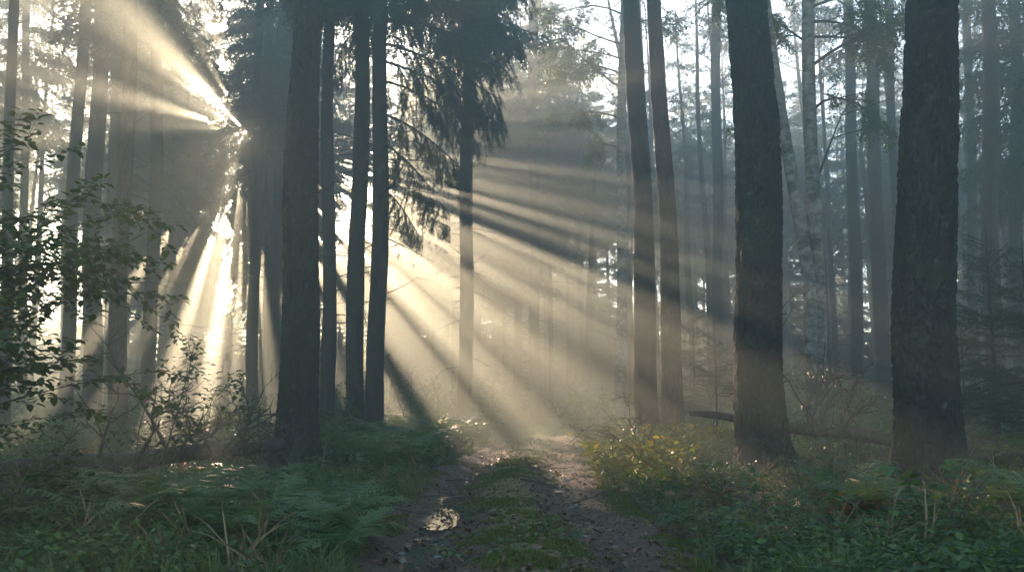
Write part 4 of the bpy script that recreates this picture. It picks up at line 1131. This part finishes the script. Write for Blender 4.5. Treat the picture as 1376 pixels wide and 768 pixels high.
YB = [spruce_branch(rs(250 + k), 16, 3, 62, .06, .010, .25) for k in range(3)]
def young_spruce(px, y, H, Rm, label, seed):
    x = float(on_ground(px, y)); r = link('young_spruce', None, None, (x, y, float(ground_h(x, y)))); tag(r, label, 'young spruce')
    C = spruce_crown(seed, H, .25, Rm, YB, .26, 6, r0=.02, droop=-.12, gapf=.06)
    mats = [M['spruce_needle'], M['twig']]
    link('crown', C.mesh('crown', mats, (np.array(r.location), 0, 1)) or C.mesh('crown', mats), r)
    q = np.linspace(0, 1, 8); link('trunk', (lambda mb: (mb.add(*tube(np.stack([0 * q, 0 * q, q * (H + .25) - .1], -1), .012 * H * (1 - .9 * q) + .002, 7)), mb.mesh('trunk', M['spruce_bark']))[1])(MB()), r)
young_spruce(1345, 17, 4.2, 1.25, 'young dark spruce right of the huge right trunk', 71)
young_spruce(1395, 14, 3.4, 1.3, 'young spruce cut by the right edge of the picture', 72)
young_spruce(965, 20, 2.6, .9, 'young spruce left of the massive right trunk', 73)
young_spruce(1300, 24, 3.0, 1.0, 'young spruce half hidden behind the huge right trunk', 74)
young_spruce(1225, 30, 4.0, 1.3, 'young spruce in the mist left of the huge right trunk', 75)
young_spruce(935, 31, 4.2, 1.3, 'young spruce in the mist behind the thinner dark trunk', 76)
young_spruce(420, 32, 4.4, 1.4, 'young spruce showing behind the massive left trunk', 77)
young_spruce(250, 34, 3.6, 1.3, 'young spruce in the glow left of the sunburst', 78)
young_spruce(690, 48, 5.0, 1.5, 'young spruce in the bright mist left of the foggy pine', 79)
print('shrubs', round(_time.time() - _T0, 1))

# ------------------------------------------------------------------ dead wood
M['log_bark'] = bark_mat('log_bark', (.02, .017, .013), (.075, .062, .048), (.15, .125, .10), 12, 3, .6, moss=.6)
def log_thing(name, label, cat, pts, rad, mat, seed, branches):
    rng = rs(seed); pts = np.array(pts, float); o = pts[0].copy(); o[2] -= rad[0]
    r = link(name, None, None, o); tag(r, label, cat)
    n = 60; s = np.linspace(0, 1, n); sk_ = np.linspace(0, 1, len(pts))
    P = np.stack([np.interp(s, sk_, pts[:, k]) for k in range(3)], -1) - o
    P = P + np.stack([0 * s, .04 * np.sin(s * 9 + seed), .025 * np.sin(s * 13 + seed)], -1)
    mb = MB(); rr = np.interp(s, sk_, rad) * (1 + .08 * noise2(s * 14, 3.1, seed))
    mb.add(*tube(P, rr, 14, jitter=.03, rng=rng)); link('trunk', mb.mesh('trunk', M[mat]), r)
    for (a, b, ra, lev, kids, wig) in branches:
        mb = MB(); a = np.array(a) - o; b = np.array(b) - o
        crooked(rng, a, b - a, float(np.linalg.norm(b - a)), ra * 1.3, mb, lev, wig, kids + 1)
        link('branch', mb.mesh('branch', M['twig']), r)
    return r
y = 12.6
def A(px, row, yy=12.6): return at(px, row, yy)
log_thing('fallen_log', 'long mossy fallen log with dead branches lying left below the hazel shrub', 'log',
    [A(-20, 634, 12.0), A(120, 624, 12.3), A(230, 613, 12.8), A(380, 595, 14.0)], [.15, .14, .125, .09], 'log_bark', 5,
    [(A(130, 626, 12.3), A(160, 525, 12.2), .02, 1, 3, .3), (A(185, 622, 12.5), A(208, 560, 12.3), .028, 1, 2, .2), (A(235, 617, 12.7), A(172, 520, 12.9), .024, 2, 3, .35), (A(245, 615, 12.7), A(250, 578, 12.5), .03, 0, 1, .1),
     (A(250, 612, 12.7), A(305, 545, 12.6), .018, 2, 4, .5), (A(285, 608, 13), A(262, 520, 12.8), .02, 2, 4, .5), (A(300, 606, 13), A(368, 515, 13.2), .018, 2, 3, .3), (A(310, 605, 13.2), A(340, 560, 12.6), .016, 2, 4, .6), (A(215, 618, 12.6), A(180, 660, 11.6), .016, 1, 3, .3), (A(60, 634, 12.2), A(95, 560, 12.2), .016, 1, 3, .4), (A(270, 610, 12.8), A(225, 545, 13.4), .016, 2, 4, .5), (A(330, 602, 13.4), A(310, 530, 13.6), .014, 2, 4, .6)])
log_thing('fallen_log', 'thin bare fallen trunk behind the two big right trunks', 'log',
    [A(928, 554, 17), A(1000, 565, 16.3), A(1130, 581, 15.2), A(1215, 595, 14.4), A(1400, 622, 13.2)], [.05, .08, .10, .11, .12], 'log_bark', 6,
    [(A(1105, 582, 15.4), A(1042, 468, 15.2), .018, 2, 4, .5), (A(1120, 584, 15.3), A(1178, 532, 15.0), .016, 2, 4, .5), (A(1090, 580, 15.5), A(1118, 490, 15.8), .018, 2, 4, .5), (A(960, 562, 16.6), A(955, 590, 16.2), .014, 1, 2, .3), (A(1140, 588, 15.1), A(1120, 540, 14.6), .014, 2, 3, .5), (A(1060, 576, 15.8), A(1055, 505, 15.8), .014, 2, 3, .6)])
def brush(name, px, row, yy, tips, label, seed, r=.012, leaves=None):
    rng = rs(seed); o = at(px, row, yy); x = link(name, None, None, o); tag(x, label, 'dead branch')
    mb = MB()
    for (tx, ty, ty2) in tips:
        e_ = at(tx, ty, ty2) - o; crooked(rng, np.zeros(3), e_, float(np.linalg.norm(e_)), r * 1.35, mb, 2, .5, 5)
    if leaves:
        link('twigs', mb.mesh('twigs', M['dead_wood']), x)
        C = Crown(); p = at(*leaves, yy) - o
        P = [p + rng.randn(3) * np.array([.16, .12, .12]) + np.linspace(0, 1, 4)[:, None] * np.array([.05, 0, -.22]) for k in range(22)]
        leaves_on(rng, P, 30, .07, LEAFB, C, 0, .3, .6); V, T, _ = C_arr(C)
        link('withered_leaves', mk_mesh('withered_leaves', V, T, M['litter'], True), x)
    else:
        x2 = link('twigs', mb.mesh('twigs', M['dead_wood']), x)
brush('dead_branch', 325, 610, 13.6, [(255, 560, 13.2), (290, 520, 13.4), (345, 530, 13.9), (372, 500, 14.2), (240, 590, 12.8), (200, 560, 13.4)], 'tangle of bare curving twigs at the right end of the mossy log', 81)
brush('dead_branch', 345, 625, 12.6, [(300, 580, 12.4), (380, 560, 13), (420, 600, 12.2), (270, 600, 12.2)], 'bare twigs lying against the foot of the massive left trunk', 82, .009)
brush('dead_branch', 1085, 590, 18, [(1062, 500, 17.6), (1135, 520, 17.6), (1040, 540, 17.4), (1150, 560, 17.2), (1110, 480, 18.4)], 'dead branch with withered brown leaves at the foot of the upright birch', 83, .014, (1100, 500))
brush('dead_branch', 1075, 680, 9.2, [(1100, 590, 9.0), (1140, 580, 9.3), (1040, 600, 9.4), (1180, 620, 9.0)], 'thin arching dry stalks in the right foreground herbs', 84, .006)
brush('dead_branch', 860, 610, 15.0, [(800, 560, 14.7), (830, 540, 14.9), (900, 550, 15.2), (880, 560, 14.6)], 'thin dry twigs above the sunlit right verge', 85, .007)
# twigs and roots across the path
for i, (a, b, yy0, yy1, r_) in enumerate([(700, 775, 13.4, 12.9, .018), (560, 640, 11.4, 12.0, .012), (690, 765, 20.5, 20.0, .015), (600, 640, 14.2, 13.6, .014), (740, 800, 9.6, 9.3, .012), (770, 830, 11.2, 11.6, .012), (520, 560, 10.4, 9.8, .01), (655, 700, 16.5, 17.2, .012), (700, 760, 15.6, 15.9, .012)]):
    x0, x1 = float(on_ground(a, yy0)), float(on_ground(b, yy1)); p0 = np.array([x0, yy0, float(gz(x0, yy0)) + .012]); p1 = np.array([x1, yy1, float(gz(x1, yy1)) + .02])
    mb = MB(); crooked(rs(600 + i), np.zeros(3), p1 - p0, float(np.linalg.norm(p1 - p0)), r_, mb, 1, .16, 2)
    o = link('fallen_twig', mb.mesh('fallen_twig', M['dead_wood']), None, p0); tag(o, 'dark crooked twig lying on the bare soil of the path', 'twig', 'twigs lying on the path')

# small stones on the path
def stone(seed):
    rng = rs(seed); n, m_ = 9, 7
    th = np.linspace(0, 2 * np.pi, n, endpoint=False); ph = np.linspace(.15, np.pi - .15, m_)
    tt, pp = np.meshgrid(th, ph); V = np.stack([np.cos(tt) * np.sin(pp), np.sin(tt) * np.sin(pp), np.cos(pp)], -1).reshape(-1, 3)
    V = V * (1 + .25 * noise3(V[:, 0] * 1.5 + seed, V[:, 1] * 1.5, V[:, 2] * 1.5, seed))[:, None] * np.array([1, .75, .45])
    i = np.arange(m_ - 1)[:, None] * n; j = np.arange(n)[None]; q = np.stack([i + j, i + n + j, i + n + (j + 1) % n, i + (j + 1) % n], -1).reshape(-1, 4)
    T = np.concatenate([q[:, :3], q[:, [0, 2, 3]], np.stack([np.zeros(n - 2, int), np.arange(1, n - 1), np.arange(2, n)], -1)])
    return V, T
M['stone'] = plain_mat('stone', (.07, .065, .06), (.2, .19, .175), 14, .7)
STN = [mk_mesh('stone', *stone(40 + k), M['stone']) for k in range(4)]
for i in range(34):
    yy = 7.2 + 9 * rngU.rand() ** 1.4; ee = rngU.choice([-.74, .74]) + rngU.randn() * .22; x = float(path_x(yy)) + ee; s_ = .018 + .03 * rngU.rand() ** 2
    tag(link('stone', STN[i % 4], None, (x, yy, float(gz(x, yy)) + s_ * .15), rngU.rand() * 6, s_), 'small grey stone set in a wheel track of the path', 'stone', 'stones in the wheel tracks')

# small green plants growing on the path's middle ridge
H_S = [herb_parts(985 + k, .17, 14, .05, LEAF, .5, 40, .9, .8, 'herb', 0) for k in range(2)]
for i, (px, yy, lab, s_) in enumerate([(632, 9.6, 'low leafy clump on the middle ridge of the path', 1.3), (735, 8.0, 'leafy clump low in the picture near the right wheel track', 1.2), (640, 7.2, 'leafy clump at the bottom edge beside the left wheel track', 1.2), (690, 15.5, 'grassy leafy clump in the middle of the path further on', 1.5)]):
    x = float(on_ground(px, yy)); plant('path_weed', *H_S[i % 2], (x, yy, float(gz(x, yy)) - .01), i, s_, lab, 'weed')

# ------------------------------------------------------------------ what nobody could count
def scatter(protos, xy, scl, rngS, tilt=.15, zoff=0.0, name='', mats=None, smooth=True, kz=None):
    mb = MB(); k = rngS.randint(len(protos), size=len(xy)); Z = gz(xy[:, 0], xy[:, 1]) + zoff
    for i, (V, T) in enumerate(protos):
        m_ = k == i
        if not m_.any(): continue
        n = m_.sum(); up = norm(np.stack([rngS.randn(n) * tilt, rngS.randn(n) * tilt, np.ones(n)], -1)); a = rngS.rand(n) * 6.28
        x = norm(np.cross(np.stack([np.cos(a), np.sin(a), 0 * a], -1), up)); F = np.stack([x, np.cross(up, x), up], -1)
        mb.add(*place(V, T, F, np.stack([xy[m_, 0], xy[m_, 1], Z[m_]], -1), scl[m_]))
    V, T, _ = mb.arrays()
    return tag(link(name, mk_mesh(name, V, T, mats, smooth)), kind='stuff')

def field(n, ylo, yhi, rngS, dens, bias=2.0):
    y = ylo + (yhi - ylo) * rngS.rand(n) ** bias; x = (rngS.rand(n) * 2 - 1) * (.63 * y + .8)
    keep = rngS.rand(n) < dens(x, y)
    return np.stack([x, y], -1)[keep]

def tuft_grass(seed, nb, h):
    rng = rs(seed); Vs, Ts, n = [], [], 0
    for i in range(nb):
        a = rng.rand() * 6.28; l = h * (.5 + .7 * rng.rand()); o = rng.randn(2) * .05; d = np.array([math.cos(a), math.sin(a)]); b = .25 + .7 * rng.rand()
        q = np.array([0, .4, .75, 1]); x = o[0] + d[0] * l * b * q ** 1.8; y = o[1] + d[1] * l * b * q ** 1.8; z = l * (q - .35 * b * q ** 2)
        w = np.array([.0035, .0035, .0025]) * (h / .3); s = np.array([-d[1], d[0], 0])
        P = np.stack([x, y, z], -1); V = np.concatenate([P[:3] - s * w[:, None], P[:3] + s * w[:, None], P[3:]])
        Vs.append(V); Ts.append(np.array([(0, 3, 4), (0, 4, 1), (1, 4, 5), (1, 5, 2), (2, 5, 6)]) + n); n += 7
    return np.concatenate(Vs), np.concatenate(Ts)
edge = lambda x, y: np.abs(x - path_x(y))
rg = rs(808)
GR = [tuft_grass(30 + k, 26, .30) for k in range(4)]
patch = lambda x, y, s, k: sstep(-.1, .35, fbm2(x * s, y * s, k, 3))
xy = field(15000, 5.5, 34, rg, lambda x, y: np.where(edge(x, y) > 1.25, .03 + .45 * patch(x, y, .6, 61) * np.exp(-np.clip(edge(x, y) - 1.3, 0, None) / 1.6), np.where(edge(x, y) < .42, .22 * patch(x, y, 1.1, 62) * sstep(11, 20, y), 0)), 1.5)
sg = .5 + .7 * rg.rand(len(xy)); sg[edge(xy[:, 0], xy[:, 1]) < 1] *= .55
scatter(GR, xy, sg, rg, .15, -.01, 'grass', M['grass'], False)

GD = [tuft_grass(35 + k, 7, .62) for k in range(3)]
xy = field(800, 5.8, 24, rg, lambda x, y: sstep(1.3, 1.7, edge(x, y)) * (.25 + .6 * patch(x, y, .7, 66)), 1.3)
scatter(GD, xy, .6 + .6 * rg.rand(len(xy)), rg, .25, -.01, 'dry_grass', M['dry_grass'], False)

def rosette(seed, n, size, blade, h):
    rng = rs(seed); a = rng.rand(n) * 6.28; e_ = rng.rand(n) * .7 - .1
    D = np.stack([np.cos(a) * np.cos(e_), np.sin(a) * np.cos(e_), np.sin(e_)], -1); P = np.stack([rng.randn(n) * .10, rng.randn(n) * .10, h * rng.rand(n)], -1)
    return place(*blade, frames(D, norm(np.array([0, 0, 1.0]) + rng.randn(n, 3) * .25)), P, size * (.5 + .8 * rng.rand(n)))
RN = [rosette(40 + k, 13, .05, LEAF, .20) for k in range(5)] + [rosette(46, 8, .09, COMP3, .2)]
RF = [rosette(50 + k, 16, .10, DIA, .30) for k in range(5)]
off = lambda x, y: sstep(1.3, 1.75, edge(x, y))
near_base = lambda x, y: np.min([np.hypot(x - a, y - b + .8) for a, b in HERO_XY if b < 17], 0)
xy = field(9000, 5.2, 15, rg, lambda x, y: off(x, y) * sstep(.6, 1.5, near_base(x, y)) * (.25 + .75 * patch(x, y, .8, 63)), 1.3)
scatter(RN, xy, .6 + .8 * rg.rand(len(xy)), rg, .2, 0, 'ground_cover', M['herb'])
xy = field(16000, 14, 45, rg, lambda x, y: off(x, y) * sstep(.6, 1.5, near_base(x, y)) * (.2 + .8 * patch(x, y, .5, 64)), 1.3)
scatter(RF, xy, (.5 + 1.0 * rg.rand(len(xy))) * np.interp(xy[:, 1], [14, 30], [.75, 1.4]), rg, .2, 0, 'ground_cover', M['fern'], False)
# the far undergrowth
def bush_blob(seed, n, ln):
    rng = rs(seed); d = norm(rng.randn(n, 3)); d[:, 2] = np.abs(d[:, 2]); r = rng.rand(n) ** .5
    lump = 1 + .45 * noise3(d[:, 0] * 2.2, d[:, 1] * 2.2, d[:, 2] * 2.2, seed)
    P = d * (r * lump)[:, None] * np.array([1, 1, 1.15])
    return place(*DIA, frames(norm(rng.randn(n, 3)), norm(rng.randn(n, 3))), P, ln * (.6 + .8 * rng.rand(n)))
BB = [bush_blob(60 + k, 420, .17) for k in range(6)]
xy = field(1500, 30, 79, rg, lambda x, y: sstep(1.7, 3, edge(x, y)) * (.25 + .75 * patch(x, y, .18, 65)), .9)
sb = (.45 + 1.0 * rg.rand(len(xy)) ** 1.5) * np.interp(xy[:, 1], [30, 55, 79], [.8, 1.5, 2.6])
scatter(BB, xy, sb, rg, .15, -.05, 'undergrowth', M['birch_leaf'], False)

# moss, fallen leaves
mt = np.array([[-.004, 0, 0], [.004, 0, 0], [0, .004, .02]]), np.array([[0, 1, 2]])
def mtuft(seed):
    rng = rs(seed); n = 16; a = rng.rand(n) * 6.28
    V = np.concatenate([_rz((mt[0] * (.7 + .7 * rng.rand()), mt[1]), a[i])[0] + np.array([rng.randn() * .02, rng.randn() * .02, 0]) for i in range(n)])
    return V, np.arange(3 * n).reshape(-1, 3)
yy = 6.5 + 14 * rg.rand(26000) ** 1.5; xx = path_x(yy) + (rg.rand(26000) * 2 - 1) * 1.5; ee = np.abs(xx - path_x(yy))
kp = rg.rand(26000) < np.clip(np.exp(-(ee / .4) ** 2) + .8 * sstep(1.0, 1.4, ee), 0, 1) * patch(xx, yy, 1.6, 77)
xy = np.stack([xx, yy], -1)[kp]
scatter([mtuft(70 + k) for k in range(4)], xy, .7 + .8 * rg.rand(len(xy)), rg, .2, -.002, 'moss', M['moss'], False)
LB = leaf_blade(.25, -.2, .55)
yy = 6.2 + 20 * rg.rand(14000) ** 1.6; xx = path_x(yy) + rg.randn(14000) * 1.3; xy = np.stack([xx, yy], -1)
scatter([LB, leaf_blade(-.2, .3, .6), (LB[0] * np.array([.5, .2, 1]), LB[1])], xy, .026 + .055 * rg.rand(len(xy)) ** 1.5, rg, .35, .008, 'fallen_leaves', M['litter'])
print('stuff', round(_time.time() - _T0, 1))


# ------------------------------------------------------------------ air, light, camera
def box_mesh(name, a, b):
    V = np.array([[x, y, z] for x in (a[0], b[0]) for y in (a[1], b[1]) for z in (a[2], b[2])], float)
    Q = [(0, 1, 3, 2), (4, 6, 7, 5), (0, 4, 5, 1), (2, 3, 7, 6), (0, 2, 6, 4), (1, 5, 7, 3)]
    T = [t_ for q_ in Q for t_ in ((q_[0], q_[1], q_[2]), (q_[0], q_[2], q_[3]))]
    return V, np.array(T)
m, nt, out = new_mat('haze_air')
pv = N(nt, 'ShaderNodeVolumePrincipled')
pv.inputs['Color'].default_value = (.82, .97, .855, 1)
pv.inputs['Density'].default_value = .0168
pv.inputs['Anisotropy'].default_value = .68
nt.links.new(pv.outputs[0], out.inputs['Volume'])
V, T = box_mesh('haze', (-64, -14, -1.5), (64, 82, 29))
tag(link('haze', mk_mesh('haze', V, T, m, False)), kind='stuff')

w = bpy.data.worlds.new('World'); sc.world = w; w.use_nodes = True
nt = w.node_tree; nt.nodes.clear()
wo = nt.nodes.new('ShaderNodeOutputWorld'); bg = nt.nodes.new('ShaderNodeBackground'); sk = nt.nodes.new('ShaderNodeTexSky')
sk.sky_type = 'NISHITA'; sk.sun_disc = False; sk.sun_elevation = SUN_EL; sk.sun_rotation = SUN_AZ
sk.air_density = 1.0; sk.dust_density = .6; sk.ozone_density = 1.5
bg.inputs['Strength'].default_value = .14
nt.links.new(sk.outputs[0], bg.inputs[0]); nt.links.new(bg.outputs[0], wo.inputs[0])

sl = bpy.data.lights.new('sun', 'SUN'); sl.energy = 4.5; sl.angle = R(.5); sl.color = (1.0, .665, .47)
so = bpy.data.objects.new('sun', sl); COL.objects.link(so)
so.rotation_euler = Vector(SUN).to_track_quat('Z', 'Y').to_euler(); so.location = (-10, 30, 40)

cd = bpy.data.cameras.new('camera'); co = bpy.data.objects.new('camera', cd); COL.objects.link(co)
cd.sensor_width = 36; cd.lens = FPX / PW * 36; cd.clip_end = 500; cd.clip_start = .05
co.location = CAM; co.rotation_euler = (math.pi / 2 + PITCH, 0, 0)
sc.camera = co

vs = sc.view_settings
sc.display_settings.display_device = 'sRGB'
vs.view_transform = 'Standard'; vs.look = 'None'; vs.exposure = 2.5; vs.gamma = 1.0; vs.use_curve_mapping = False
sc.render.engine = 'CYCLES'
cy = sc.cycles
cy.max_bounces = 6; cy.diffuse_bounces = 2; cy.glossy_bounces = 2; cy.transmission_bounces = 3; cy.volume_bounces = 0; cy.transparent_max_bounces = 8
cy.use_denoising = True; cy.denoiser = 'OPENIMAGEDENOISE'; cy.denoising_input_passes = 'RGB_ALBEDO_NORMAL'
cy.sample_clamp_indirect = 6.0
print('done', round(_time.time() - _T0, 1))
